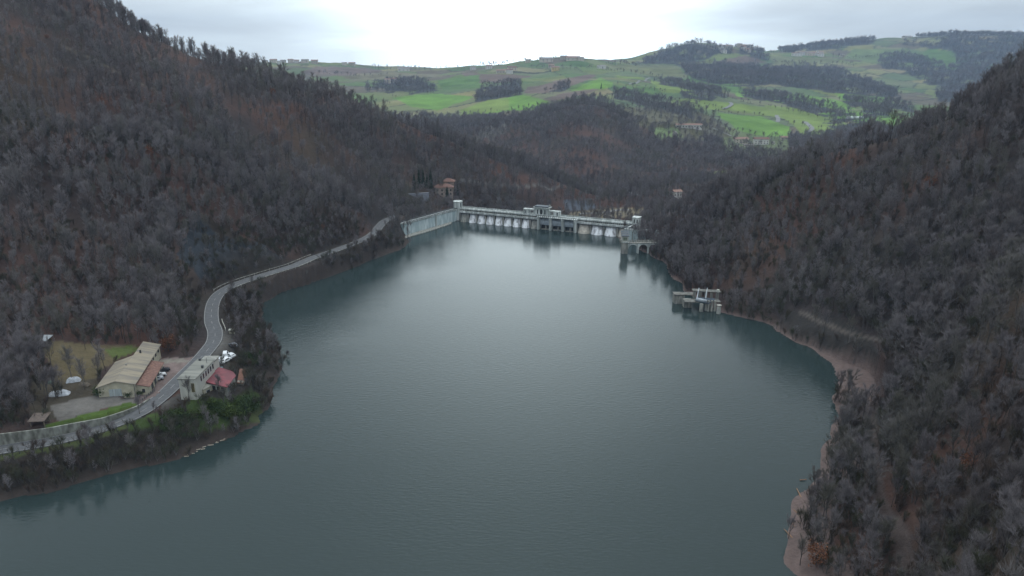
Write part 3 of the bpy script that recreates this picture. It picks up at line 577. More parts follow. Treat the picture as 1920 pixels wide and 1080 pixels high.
# scalloped ledge
def ledge(s0, n_, st):
    m = MB(); P = []
    for i in range(n_):
        for k in range(10):
            t_ = k / 10; P.append((s0 + st * (i + t_), 1.9 + 1.0 * math.sin(math.pi * t_)))
    P.append((s0 + n_ * st, 1.9))
    for z0, z1, o_ in ((5.72, 6.05, 0.0), ):
        for a, b in zip(P[:-1], P[1:]): m.prism([dp(a[0], -0.3)[:2], dp(a[0], a[1] + o_)[:2], dp(b[0], b[1] + o_)[:2], dp(b[0], -0.3)[:2]], z0, z1)
    return m, P
for s0, n_, st in ((2.0, nL, stepL), (sg1 + 1, nR, stepR)):
    m, P = ledge(s0, n_, st); m.build('scalloped_ledge', rail_m, dam)
    m = MB()
    for a, b in zip(P[:-1], P[1:]): m.prism([dp(a[0], -0.3)[:2], dp(a[0], a[1] * 0.75)[:2], dp(b[0], b[1] * 0.75)[:2], dp(b[0], -0.3)[:2]], 6.06, 7.15)
    m.build('corbel_band', concrete, dam)
for sa_, sb_ in ((1.5, sg0 - 1), (sg1 + 1, DLEN - 1)):
    m = MB()
    for s in np.arange(sa_, sb_, 1.3): m.prism(*strip(s, s + 0.4, -0.35, 0.9, 7.2, 8.2))
    m.build('bracket_row', concrete_d, dam)
m = MB(); m.prism(*strip(-1, DLEN + 1, -4.3, 1.1, 8.22, CR + 0.35)); m.build('crest_walkway', concrete, dam)
def railing(pA, pB, z, h, post, mt_, parent, name='railing', rails=3):
    pA = np.array(pA[:2]); pB = np.array(pB[:2]); d_ = pB - pA; l_ = np.linalg.norm(d_); d_ /= l_; m = MB(); k = int(l_ / post)
    for i in range(k + 1): m.box(pA + d_ * min(i * post, l_), d_, 0.14, 0.14, z, z + h)
    c_ = (pA + pB) / 2
    m.box(c_, d_, l_ / 2, 0.16, z + h, z + h + 0.18)
    if rails > 2: m.box(c_, d_, l_ / 2, 0.10, z + 0.01, z + 0.28)
    return m.build(name, mt_, parent)
railing(dp(0, 0.9), dp(DLEN, 0.9), CR + 0.351, 0.65, 0.9, concrete, dam)
railing(dp(0, -4.0), dp(DLEN, -4.0), CR + 0.351, 0.65, 0.9, concrete, dam)
# spillway: piers, gates, dark bays, deck
gw = (sg1 - sg0) / 3
m = MB(); m.prism(*strip(sg0 + 0.6, sg1 - 0.6, -0.38, -0.2, -2, 7.6)); m.build('spillway_recess', dark, dam)
for i in range(4):
    s = sg0 + gw * i
    MB().prism([dp(s - 0.85, -0.3)[:2], dp(s - 0.85, 3.6)[:2], dp(s, 4.6)[:2], dp(s + 0.85, 3.6)[:2], dp(s + 0.85, -0.3)[:2]], -3, 7.4).prism(*strip(s - 1.0, s + 1.0, 0, 4.0, 7.41, 8.1)).build('spillway_pier', concrete, dam)
for i in range(3):
    s = sg0 + gw * i; m = MB()
    for k in range(8):
        a0 = k / 8; a1 = (k + 1) / 8; f = lambda t_: (3.0 - 1.3 * (t_ - 0.3) ** 2 * 2, 3.6 + 3.9 * t_)
        (oA, zA), (oB, zB) = f(a0), f(a1)
        m.quad(dp(s + 1.0, oA, zA), dp(s + gw - 1.0, oA, zA), dp(s + gw - 1.0, oB, zB), dp(s + 1.0, oB, zB))
    for k in range(5): m.prism(*strip(s + 1.2 + k * (gw - 2.6) / 4, s + 1.4 + k * (gw - 2.6) / 4, 2.9, 3.15, 3.7, 7.3))
    m.prism(*strip(s + 0.9, s + gw - 0.9, 2.2, 3.0, 3.3, 3.58)); m.build('sluice_gate', steel, dam)
    MB().prism(*strip(s + 1.4, s + gw - 1.4, 0.3, 2.6, -2, 0.35)).prism(*strip(s + gw * 0.52, s + gw * 0.64, 0.3, 2.0, 0.36, 2.6)).build('spillway_sill', concrete_d, dam)
MB().prism(*strip(sg0 - 1.0, sg1 + 1.0, 1.11, 4.2, 8.25, 8.55)).build('gate_deck', concrete, dam)
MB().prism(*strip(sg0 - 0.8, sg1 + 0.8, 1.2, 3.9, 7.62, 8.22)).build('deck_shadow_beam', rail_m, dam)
railing(dp(sg0 - 1, 4.0), dp(sg1 + 1, 4.0), 8.552, 0.75, 1.4, rail_m, dam, rails=2)
# pavilion over the gates
sp0, sp1 = s_at(981), s_at(1049); sc0, sc1 = s_at(1002.5), s_at(1028); PB = CR + 0.36
def portal(s0, s1, h, depth=3.0):
    pav = MB()
    for a, b in ((s0, s0 + 1.0), (s1 - 1.0, s1)): pav.prism(*strip(a, b, -1.6 - depth / 2, -1.6 + depth / 2, PB, PB + h))
    pav.prism(*strip(s0, s1, -1.6 - depth / 2, -1.6 + depth / 2, PB + h + 0.002, PB + h + 0.8)); pav.build('pavilion_portal', concrete, dam)
mid = sp0 + 3.2
portal(sp0, mid, 2.8); portal(mid + 0.01, sc0 - 0.01, 2.8); portal(sc1 + 0.01, sp1 - 3.2, 2.8); portal(sp1 - 3.19, sp1, 2.8)
pb = MB(); pb.prism(*strip(sc0, sc1, -3.6, 0.4, PB, PB + 5.0)); pb.build('pavilion_body', concrete, dam)
rf = MB(); rf.prism(*strip(sc0 - 0.9, sc1 + 0.9, -4.6, 1.4, PB + 5.02, PB + 5.45)); rf.build('pavilion_roof', concrete, dam)
rf = MB(); rf.prism(*strip(sc0 + 0.1, sc1 - 0.1, -4.0, 0.8, PB + 5.46, PB + 6.2)); rf.build('roof_cap', slate, dam)
cm = (sc0 + sc1) / 2; m = MB(); pts = []
for k in range(14):
    t_ = 2 * math.pi * k / 14; pts.append((cm + math.sin(t_) * 0.95, PB + 2.5 + math.cos(t_) * 1.9))
F_ = [dp(a, 0.46, b) for a, b in pts]; m.quad(*F_); m.build('medallion', dark, dam)
for s in (cm - 2.6, cm + 2.6): MB().prism(*strip(s - 0.4, s + 0.4, 0.401, 0.45, PB + 1.0, PB + 3.9)).build('slit_window', dark, dam)
MB().tube(dp(sc1 + 1.2, 0.4, PB + 5.0), dp(sc1 + 1.2, 0.4, PB + 7.4), 0.12).tube(dp(sc1 + 1.2, 0.4, PB + 7.2), dp(sc1 + 1.2, 1.0, PB + 7.7), 0.5, 0.3).build('floodlight', wallw, dam)
# end turrets
def turret(s, o, r, h, k=8, slit=0.2):
    c_ = DL + u * s + out_n * o; ring = [(c_[0] + r * math.cos(2 * math.pi * (i + .5) / k), c_[1] + r * math.sin(2 * math.pi * (i + .5) / k)) for i in range(k)]
    ring2 = [(c_[0] + (r + .3) * math.cos(2 * math.pi * (i + .5) / k), c_[1] + (r + .3) * math.sin(2 * math.pi * (i + .5) / k)) for i in range(k)]
    tw = MB().prism(ring, -6, CR + h).build('turret', concrete, dam)
    MB().prism(ring2, CR + h + 0.002, CR + h + 0.4).build('coping', concrete, tw)
    w = np.array([math.cos(slit), math.sin(slit)]); rr = r * math.cos(math.pi / k)
    q = c_ + w * rr; MB().box(q + w * 0.03, (-w[1], w[0]), 0.42, 0.05, CR + 1.0, CR + h - 0.7).build('doorway', dark, tw)
turret(-0.8, -1.2, 3.2, 4.6, slit=-math.pi / 4)
c_ = DL + u * (DLEN + 1.5) + out_n * -1.0
tw = MB().box(c_, u, 2.2, 2.4, -4, CR + 4.4).build('turret', concrete, dam)
MB().box(c_, u, 2.45, 2.65, CR + 4.402, CR + 4.8).build('coping', concrete, tw)
for k_ in (-0.9, 0.9): MB().box(c_ + out_n * 2.42 + u * k_, u, 0.35, 0.05, CR + 1.3, CR + 3.5).build('slit_window', dark, tw)
# wings
LW0 = Pz(752, 419, CR)[:2]; LW1 = DL + u * -1.5 + out_n * 1.0
def wing(A, B, zt, z0, th, mt_, name, side=1):
    A = np.array(A); B = np.array(B); d_ = (B - A); l_ = np.linalg.norm(d_); d_ /= l_; c_ = (A + B) / 2
    w_ = np.array([-d_[1], d_[0]]) * side
    o = MB().box(c_, d_, l_ / 2, th, z0, zt).build(name, mt_, dam)
    MB().box(c_, d_, l_ / 2 - .05, th + 0.45, zt + 0.002, zt + 0.4).build('coping', concrete, o)
    m = MB(); k = int(l_ / 1.1)
    for i in range(k): m.box(A + d_ * (0.6 + i * 1.1), d_, 0.2, th + 0.3, zt - 0.75, zt - 0.003)
    m.build('bracket_row', concrete, o)
    railing(A + w_ * (th + .2), B + w_ * (th + .2), zt + 0.403, 0.6, 1.6, rail_m, o, rails=3)
    railing(A - w_ * (th + .2), B - w_ * (th + .2), zt + 0.403, 0.6, 1.6, rail_m, o, rails=3)
    return o
wl = wing(LW0, LW1, CR - .3, -5, 1.4, concrete_b, 'left_wing_wall')
f = 0.58; q = LW0 * (1 - f) + LW1 * f; dw = (LW1 - LW0) / np.linalg.norm(LW1 - LW0)
MB().box(q + np.array([dw[1], -dw[0]]) * 1.5, dw, 0.6, 0.5, -5, CR + 0.6).build('pilaster', concrete, dam)
RW0 = Pz(1170, 430, CR)[:2]; RW1 = Pz(1250, 434, CR)[:2]; RT = DL + u * (DLEN + 0.5)
wing(RW0, RW1, CR, -5, 1.4, concrete_b, 'right_wing_wall')
wing(RT + out_n * 2.2, RW0 + np.array([1.5, 1.0]), CR - 0.3, -5, 1.3, concrete, 'return_wall')
for px in (1186, 1197, 1213):
    q = Pz(px, 436, CR)[:2]; tq = (px - 1170) / 80; q = RW0 * (1 - tq) + RW1 * tq; MB().box(q + np.array([0, -1.45]), (1, 0), 0.22, 0.16, 0, CR - 0.8).build('drain_stain', concrete_d, dam)
MB().prism([tuple(Pz(a, b, 0.6)[:2]) for a, b in [(748, 449), (800, 434), (846, 419), (848, 412), (752, 440)]], -4, 0.5).build('toe_apron', concrete_d, dam)

# ---- intake tower
Ti = Pz(1171, 476, 0)
it = root('intake_tower', Ti, 'slim concrete intake tower with a dark pitched roof standing in the lake beside the dam', 'tower')
ux = np.array([1.0, -0.03])
MB().box(Ti + np.array([0, 2.0, 0]), ux, 1.75, 2.0, -6, 6.6).build('shaft', concrete_d, it)
MB().box(Ti + np.array([0, 2.0, 0]), ux, 2.1, 2.35, 6.602, 7.1).build('platform', concrete, it)
hs = MB().prism([(Ti[0] - 1.9, Ti[1] + .1), (Ti[0] + 1.9, Ti[1] + .1), (Ti[0] + 1.9, Ti[1] + 4.0), (Ti[0] - 1.9, Ti[1] + 4.0)], 7.102, [10.4, 10.4, 12.4, 12.4]).build('gatehouse', wallw, it)
m = MB(); m.prism([(Ti[0] - 2.2, Ti[1] - .3), (Ti[0] + 2.2, Ti[1] - .3), (Ti[0] + 2.2, Ti[1] + 4.3), (Ti[0] - 2.2, Ti[1] + 4.3)], [10.25, 10.25, 12.6, 12.6], [10.5, 10.5, 12.85, 12.85]); m.build('roof', slate, hs)
for k_ in range(2): MB().prism([(Ti[0] - 2.25, Ti[1] + .9 + k_ * 1.4), (Ti[0] + 2.25, Ti[1] + .9 + k_ * 1.4), (Ti[0] + 2.25, Ti[1] + 1.05 + k_ * 1.4), (Ti[0] - 2.25, Ti[1] + 1.05 + k_ * 1.4)], 11.1 + .72 * k_, 11.2 + .72 * k_).build('roof_batten', concrete_d, hs)
MB().box(Ti + np.array([0, .05, 0]), ux, 1.1, 0.06, 7.9, 9.7).build('window', mat('green_glass', (0.2, 0.24, 0.18), 0.4), hs)
MB().box(Ti + np.array([-2.3, 1.6, 0]), ux, 0.4, 1.2, 6.4, 8.0).tube(Ti + np.array([-2.0, 0.5, 6.6]), Ti + np.array([-3.4, -0.3, 8.4]), 0.12).build('bracket', concrete_d, it)
# ---- arched footbridge
ab = root('arched_footbridge', (Ti[0] + 2, Ti[1] + 2, 0), 'pale three-arched concrete footbridge joining the intake tower to the right shore', 'bridge')
x0 = Ti[0] + 1.9; span = 5.9; yb0, yb1 = Ti[1] + 1.0, Ti[1] + 3.0
def arch_span(xa, xb, z_spring, z_top):
    m = MB(); K = 14; r_ = (xb - xa) / 2 - 0.45; cx_ = (xa + xb) / 2; pr = []
    for k in range(K + 1):
        t_ = math.pi - math.pi * k / K; pr.append((cx_ + r_ * math.cos(t_), z_spring + r_ * 0.92 * math.sin(t_)))
    for a, b in zip(pr[:-1], pr[1:]):
        for y_ in (yb0, yb1): m.quad((a[0], y_, a[1]), (b[0], y_, b[1]), (b[0], y_, z_top), (a[0], y_, z_top))
        m.quad((a[0], yb0, a[1]), (a[0], yb1, a[1]), (b[0], yb1, b[1]), (b[0], yb0, b[1]))
    for xs, xe in ((xa, pr[0][0]), (pr[-1][0], xb)):
        for y_ in (yb0, yb1): m.quad((xs, y_, z_spring), (xe, y_, z_spring), (xe, y_, z_top), (xs, y_, z_top))
    return m
for i in range(3):
    arch_span(x0 + i * span, x0 + (i + 1) * span, 2.9, 6.0).build('arch', concrete, ab)
    xx = x0 + (i + 1) * span
    pm = MB().prism([(xx - .45, yb0 - .08), (xx + .45, yb0 - .08), (xx + .45, yb1 + .08), (xx - .45, yb1 + .08)], -5, 2.9); pm.build('pier', concrete, ab)
MB().prism([(x0, yb0 - .2), (x0 + 3 * span + 3, yb0 - .2), (x0 + 3 * span + 3, yb1 + .2), (x0, yb1 + .2)], 6.002, 6.35).build('deck', concrete_d, ab)
railing((x0, yb0 - .1), (x0 + 3 * span + 3, yb0 - .1), 6.352, 0.9, 1.5, concrete_d, ab, rails=2)
railing((x0, yb1 + .1), (x0 + 3 * span + 3, yb1 + .1), 6.352, 0.9, 1.5, concrete_d, ab, rails=2)

# ---- old pump pier on the right shore
deckm = mat('darkened_deck', (.20, .195, .18), .95, scale=.8, col2=(.10, .10, .09))  # deck colour darkened to offset the sun brightening its top
op = root('derelict_pier', Pz(1310, 580, 0), 'derelict concrete pump pier with steel pipe and frame on the right shore', 'pier')
def pb_(px0, px1, py, z0, z1, depth, name, mt_, par=op):
    a = Pz(px0, py, 0); b = Pz(px1, py, 0); return MB().prism([(a[0], a[1]), (b[0], b[1]), (b[0], b[1] + depth), (a[0], a[1] + depth)], z0, z1).build(name, mt_, par)
pb_(1264, 1283, 570, -3, 3.9, 4, 'end_block', concrete_d); pb_(1282, 1297, 577, -3, 3.4, 3.4, 'pier', concrete_d); 
q = Pz(1315.5, 585, 0); MB().tube((q[0], q[1] + .9, -3), (q[0], q[1] + .9, 3.6), 0.9, k=12).build('pier', concrete_d, op)
for i, (pxc, yy) in enumerate([(1323, 583), (1328, 584), (1334, 584), (1340, 584)]):
    q = Pz(pxc, yy, 0); MB().box((q[0], q[1] + .5), (1, 0), 0.42, 0.5, -2, 4.9).build('column', concrete_d, op)
q = Pz(1348, 589, 0); MB().tube((q[0], q[1] + .9, -3), (q[0], q[1] + .9, 3.6), 0.95, k=12).build('pier', mat('pale_concrete', (.5, .5, .47), .9), op)
pc = MB().tube((q[0], q[1] + .9, 3.602), (q[0], q[1] + .9, 4.0), 1.15, k=12).build('pier_cap', concrete_d, op)
pb_(1283, 1350, 583, 3.95, 4.3, 4.6, 'lower_deck', deckm)
a = Pz(1264, 570, 0); b = Pz(1352, 583, 0)
MB().prism([(a[0] - .2, a[1] - .2), (a[0] + 9, a[1] - 0.6), (a[0] + 9, a[1] + 3.4), (a[0] - .2, a[1] + 4.2)], 4.302, 4.62).build('left_deck', deckm, op)
ud = MB().prism([(a[0] + 7.5, b[1] + 6.0), (b[0] + .6, b[1] + 4.0), (b[0] + .6, b[1] + 7.4), (a[0] + 7.5, b[1] + 9.6)], 7.2, 7.5).build('upper_deck', deckm, op)
for k_ in range(5):
    xx = a[0] + 8.2 + k_ * 2.5; MB().box((xx, b[1] + 6.6 - k_ * .4), (1, 0), .55, .35, 4.0, 7.19).build('wall_panel', concrete_d, op)
MB().box((b[0] - .9, b[1] + 4.2), (1, 0), .5, .5, 7.502, 8.7).build('control_box', wallw, op)
fr = MB(); bx0 = a[0] + 7.6; by0 = b[1] + 1.0
fr.tube((bx0, by0, 5.3), (bx0 + 4.6, by0 - 1.5, 4.7), 0.75, k=14); fr.build('pipe', mat('pipe_grey', (.42, .47, .52), .5), op, smooth=True)
for dx in (0.4, 4.2): MB().box((bx0 + dx + 1.0, by0 + 2.8), (.28, .96), 3.2, .16, [5.6, 5.6, 8.4, 8.4][0], 5.9).tube((bx0 + dx, by0, 5.9), (bx0 + dx + 1.9, by0 + 5.0, 8.9), .17, k=6).build('steel_rail', mat('rail_steel', (.5, .56, .62), .5), op)
MB().prism([(bx0 + 1, by0 + 1), (bx0 + 8, by0 - .8), (bx0 + 8.6, by0 + 2), (bx0 + 1.4, by0 + 4)], 4.63, 5.0).tube((bx0 - .3, by0, 4.5), (bx0 + 5, by0 - 2.2, 3.9), .2).tube((bx0 + 5, by0 - 2.2, 3.9), (bx0 + 8.5, by0 + .5, 4.9), .3).build('steel_frame', mat('blue_steel', (.045, .07, .10), .5), op)

# ================================================================== buildings by the road
def P2(px, py, z): return Pz(px, py, z)[:2]
def zof(px, py, xy):  # height at which the ray through (px,py) passes over ground point xy
    v = ray(px, py); return CAM_H + v[2] / math.hypot(v[0], v[1]) * math.hypot(xy[0], xy[1])
def wpanel(A, B, t, wd, z0, h, mt_, par, name='window', proud=0.05, frame=None):
    A = np.array(A[:2]); B = np.array(B[:2]); d_ = (B - A) / np.linalg.norm(B - A); nrm = np.array([d_[1], -d_[0]]); c_ = A + (B - A) * t
    if frame is not None:
        o = MB().box(c_, d_, wd / 2 + .12, proud * 0.7, z0 - .12, z0 + h + .12).build(name, frame, par); MB().box(c_, d_, wd / 2, proud, z0, z0 + h).build('pane', mt_, o); return o
    return MB().box(c_, d_, wd / 2, proud, z0, z0 + h).build(name, mt_, par)
# -- warehouse with tan corrugated roof
gA = 9.6; zE = 13.3; zR = 14.8
a_fr = P2(251.5, 720.5, zE); a_br = P2(298.7, 647.5, zE); a_fl = P2(189.5, 717, zE); a_rf = P2(217, 713.5, zR); a_rb = P2(264, 641.5, zR)
dA = (a_br - a_fr); lA = np.linalg.norm(dA); dA = dA / lA; nA = np.array([-dA[1], dA[0]])
wa = (a_fr - a_fl) @ -nA; wA = abs((a_fl - a_fr) @ nA); wR = abs((a_rf - a_fr) @ nA)
F0 = a_fr; 
def AP(s, w): q = F0 + dA * s + nA * w; return (float(q[0]), float(q[1]))
wh = root('warehouse', (*AP(lA / 2, wA / 2), gA), 'cream warehouse with tan corrugated gable roof beside the road forecourt', 'warehouse')
sL = lA * 0.62
wl_ = MB(); zRr = zE + 1.5
wl_.prism([AP(0, 0), AP(sL, 0), AP(sL, wR), AP(0, wR)], gA - 1, [zE, zE, zRr, zRr]); wl_.prism([AP(sL + .002, 0), AP(lA, 0), AP(lA, wR), AP(sL + .002, wR)], gA - 1, [zE, zE, zRr, zRr])
wl_.prism([AP(0, wR + .002), AP(sL, wR + .002), AP(sL, wA), AP(0, wA)], gA - 1, [zRr, zRr, zE - .3, zE - .3]); wl_.build('wall', wallc, wh)
corrT = corrugated('tan_corrugated', (0.245, 0.21, 0.155), (0.15, 0.135, 0.115), dA, 0.9)
MB().prism([AP(-.5, -.5), AP(lA + .5, -.5), AP(lA + .5, wR), AP(-.5, wR)], [zE - .02, zE - .02, zRr + .03, zRr + .03], [zE + .16, zE + .16, zRr + .22, zRr + .22]).build('roof', corrT, wh)
MB().prism([AP(-.5, wR + .01), AP(sL + .3, wR + .01), AP(sL + .3, wA + .6), AP(-.5, wA + .6)], [zRr + .03, zRr + .03, zE - .35, zE - .35], [zRr + .2, zRr + .2, zE - .18, zE - .18]).build('roof', corrT, wh)
MB().tube((*AP(sL * .6, wR), zRr + .1), (*AP(sL * .6, wR), zRr + .7), .25).build('roof_vent', concrete_d, wh)
MB().tube((*AP(sL + 3, wR - 1.5), zRr - .3), (*AP(sL + 3, wR - 1.5), zRr + .8), .3).build('roof_vent', dark, wh)
A0 = AP(0, wA); A1 = AP(0, 0)
wpanel(A0, A1, .46, wA * .34, gA + .02, 2.6, mat('grey_metal_door', (.40, .46, .48), .5, scale=2, streak=(3, 3, .1)), wh, 'loading_door', .07)
for t_ in (.4, .46, .52): wpanel(A0, A1, t_, .08, gA + .05, 2.5, concrete_d, wh, 'door_seam', .09)
for k_ in range(9): wpanel(AP(0, 0), AP(lA, 0), .06 + k_ * .108, 1.6, gA + 2.0, 1.0, glass, wh, 'window', .05, frame=wallw)
MB().tube((*AP(-.08, .12), gA - 1), (*AP(-.08, .12), zE), .08).build('downpipe', rail_m, wh)
# lean-to with red tiles
l0, l1 = lA * .04, lA * .62; lw = 3.6
lt = MB().prism([AP(l0, -.002), AP(l0, -lw), AP(l1, -lw), AP(l1, -.002)], gA - 1, [gA + 2.9, gA + 1.9, gA + 1.9, gA + 2.9]).build('lean_to', wallc, wh)
MB().prism([AP(l0 - .3, -.06), AP(l0 - .3, -lw - .4), AP(l1 + .3, -lw - .4), AP(l1 + .3, -.06)], [gA + 2.95, gA + 1.9, gA + 1.9, gA + 2.95], [gA + 3.1, gA + 2.05, gA + 2.05, gA + 3.1]).build('roof', terracotta, lt)
wpanel(AP(l0, 0), AP(l0, -lw), .55, .8, gA + .05, 1.3, dark, lt, 'door', .05)
for k_ in range(4): wpanel(AP(l0, -lw), AP(l1, -lw), .2 + k_ * .2, 2.2, gA - .5, 1.9, dark, lt, 'doorway', .05)
# -- long white roadside house with grey roof
gB = 8.9
b0 = P2(337.6, 749, gB); zB = zof(335.5, 711, b0); zB = min(max(zB, gB + 5.0), gB + 8)
B_fl, B_fr, B_br, B_bl = P2(334.8, 711, zB), P2(364.4, 711.5, zB), P2(410.7, 664.5, zB), P2(375.6, 660.5, zB)
dB = (B_br - B_fr); lB = np.linalg.norm(dB); dB /= lB; nB = np.array([-dB[1], dB[0]]); wB = abs((B_fl - B_fr) @ nB)
def BP(s, w): q = B_fr + dB * s + nB * w; return (float(q[0]), float(q[1]))
hb = root('roadside_house', (*BP(lB / 2, wB / 2), gB), 'long white house with a flat grey sheet roof on the lake side of the road', 'house')
sB = lB * .76
MB().prism([BP(0, 0), BP(sB, 0), BP(sB, wB), BP(0, wB)], gB - 5, zB).build('wall', wallw, hb)
MB().prism([BP(sB + .002, .3), BP(lB, .3), BP(lB, wB - .3), BP(sB + .002, wB - .3)], gB - 4, zB - .9).build('wall', wallw, hb)
corrG = corrugated('grey_sheet_roof', (0.22, 0.22, 0.195), (0.135, 0.14, 0.125), dB, 1.2)
MB().prism([BP(-.25, -.35), BP(sB + .2, -.35), BP(sB + .2, wB + .35), BP(-.25, wB + .35)], zB + .002, [zB + .2, zB + .2, zB + .35, zB + .35]).build('roof', corrG, hb)
MB().prism([BP(sB + .22, 0), BP(lB + .3, 0), BP(lB + .3, wB), BP(sB + .22, wB)], zB - .898, zB - .6).build('roof', mat('pale_sheet_roof', (.28, .28, .255), .8), hb)
for s_, w_, h_ in ((sB * .55, .8, .8), (sB * .93, wB * .8, .7), (sB * .8, .9, 1.8)): MB().box(BP(s_, w_), dB, .3 if h_ < 1 else .05, .3 if h_ < 1 else .05, zB + .1, zB + .3 + h_).build('chimney' if h_ < 1 else 'aerial', rail_m, hb)
for k_ in range(6): wpanel(BP(0, 0), BP(sB, 0), .3 + k_ * .125, .9, zB - 2.6, 1.7, glass, hb, 'window', .05, frame=mat('trim', (.5, .52, .55), .7))
wpanel(BP(0, wB), BP(0, 0), .84, .9, zB - 4.2, 2.9, mat('brown_shutter', (.13, .11, .05), .8), hb, 'window', .06, frame=wallc)
MB().prism([BP(lB * .1, wB + .002), BP(lB * .3, wB + .002), BP(lB * .3, wB + 1.0), BP(lB * .1, wB + 1.0)], gB + 2.0, gB + 2.2).build('awning', red_roof, hb)
MB().prism([BP(lB + .31, .2), BP(lB + 2.6, .2), BP(lB + 2.6, wB - .2), BP(lB + .31, wB - .2)], gB + 1.0, gB + 1.15).build('terrace', mat('terrace_teal', (.16, .24, .26), .7), hb)
railing(BP(lB + 2.6, .2), BP(lB + 2.6, wB - .2), gB + 1.16, 1.0, 1.2, rail_m, hb, rails=2)
MB().prism([BP(sB * .8, -.36), BP(lB, -.36), BP(lB, -1.8), BP(sB * .8, -1.8)], gB + .5, gB + .7).build('balcony', mat('balcony_brown', (.2, .15, .12), .8), hb)
# small annex with pale roof
an = root('small_annex', (*P2(380, 745, gB - 1), gB - 2), 'small cream annex with a pale lean-to roof in front of the red roofed hall', 'annex')
zN = gB + 1.9
q4 = [P2(366, 725.5, zN), P2(381.5, 731.5, zN - .6), P2(398.5, 722, zN - .3), P2(376, 718.5, zN + .3)]
q4i = [q * .94 + sum(q4) / 4 * .06 for q in q4]
MB().prism([tuple(q) for q in q4i], gB - 4.5, [zN - .1, zN - .7, zN - .4, zN + .2]).build('wall', wallc, an)
MB().prism([tuple(q) for q in q4], [zN - .07, zN - .67, zN - .37, zN + .23], [zN + .1, zN - .5, zN - .2, zN + .4]).build('roof', mat('annex_roof', (.28, .275, .24), .8), an)
wpanel(q4i[1], q4i[2], .5, 1.2, zN - 2.6, 1.3, glass, an, 'window', .06, frame=mat('trim', (.5, .52, .55), .7)); wpanel(q4i[0], q4i[1], .55, .9, gB - 2.4, 2.0, mat('brown_door', (.12, .05, .03), .7), an, 'door', .06)
# red roofed hall
zH = gB + 2.0
rr = [P2(*q, zH) for q in [(379, 717.6), (425.5, 725), (442, 702), (436.7, 695.4), (412.6, 690.7), (400, 690.5)]]
cH = sum(rr) / 6
hall = root('red_roofed_hall', (*cH, gB - 3), 'low hall with a faded crimson roof attached behind the white roadside house', 'hall')
zz_ = [zH + .5, zH - .3, zH - .5, zH - .3, zH + .3, zH + .7]
ins = [q * .93 + cH * .07 for q in rr]
MB().prism([tuple(q) for q in ins], gB - 6, [z - .05 for z in zz_]).build('wall', mat('hall_wall', (.32, .31, .27), .85), hall)
# triangulated roof fan
m = MB(); zc = zH + .35
for i in range(6):
    j = (i + 1) % 6; m.quad((*rr[i], zz_[i] + .1), (*rr[j], zz_[j] + .1), (*cH, zc + .15)); m.quad((*rr[i], zz_[i] - .1), (*rr[j], zz_[j] - .1), (*rr[j], zz_[j] + .1), (*rr[i], zz_[i] + .1))
m.build('roof', red_roof, hall)
for k_ in range(4): wpanel(ins[0], ins[1], .25 + k_ * .19, 1.2, zH - 2.1, 1.4, glass, hall, 'window', .06, frame=wallw)
for k_ in range(4): wpanel(ins[1], ins[2], .15 + k_ * .22, 1.5, zH - 2.5, 1.5, mat('pale_glass', (.35, .4, .43), .3), hall, 'window', .06, frame=wallw)
MB().tube((*(rr[5] * .8 + cH * .2), zH), (*(rr[5] * .8 + cH * .2), zH + 1.6), .12).build('flue', wallw, hall)
# orange shed
zO = gB - .6
oo = [P2(*q, zO) for q in [(444, 717), (456, 718.5), (466.3, 693.5), (449.6, 692.6)]]; cO = sum(oo) / 4
shed = root('lakeside_shed', (*cO, zO - 4), 'narrow shed with a bright orange tile roof at the lakeward end of the buildings', 'shed')
MB().prism([tuple(q * .9 + cO * .1) for q in oo], zO - 5, zO - .05).build('wall', mat('hall_wall', (.3, .28, .25), .85), shed)
MB().prism([tuple(q) for q in oo], [zO - .3, zO - .3, zO + .1, zO + .1], [zO - .12, zO - .12, zO + .28, zO + .28]).build('roof', mat('orange_tiles', (.19, .088, .06), .9, scale=1.5), shed)
# retaining wall
ret = MB(); WL = dens_path(wallline, 2.0)
Tt = np.gradient(WL[:, :2], axis=0); Tt /= np.linalg.norm(Tt, axis=1)[:, None]; Nn_ = np.stack([-Tt[:, 1], Tt[:, 0]], 1)
wtop = np.interp(np.arange(len(WL)), np.linspace(0, len(WL) - 1, 8), [9.3, 9.7, 9.6, 9.4, 9.3, 9.2, 9.0, 8.9])
for i in range(len(WL) - 1):
    a, b = WL[i], WL[i + 1]; ret.prism([a[:2], b[:2], b[:2] + Nn_[i + 1] * .5, a[:2] + Nn_[i] * .5], min(a[2], b[2]) - 1.5, [wtop[i], wtop[i + 1], wtop[i + 1], wtop[i]])
ro = ret.build('retaining_wall', mat('stained_concrete', (.27, .28, .25), .9, scale=.8, streak=(1, 1, .4), col2=(.10, .10, .085), c2w=(.34, .64))); tag(ro, 'stained pale concrete retaining wall on the hill side of the road at lower left', 'wall')
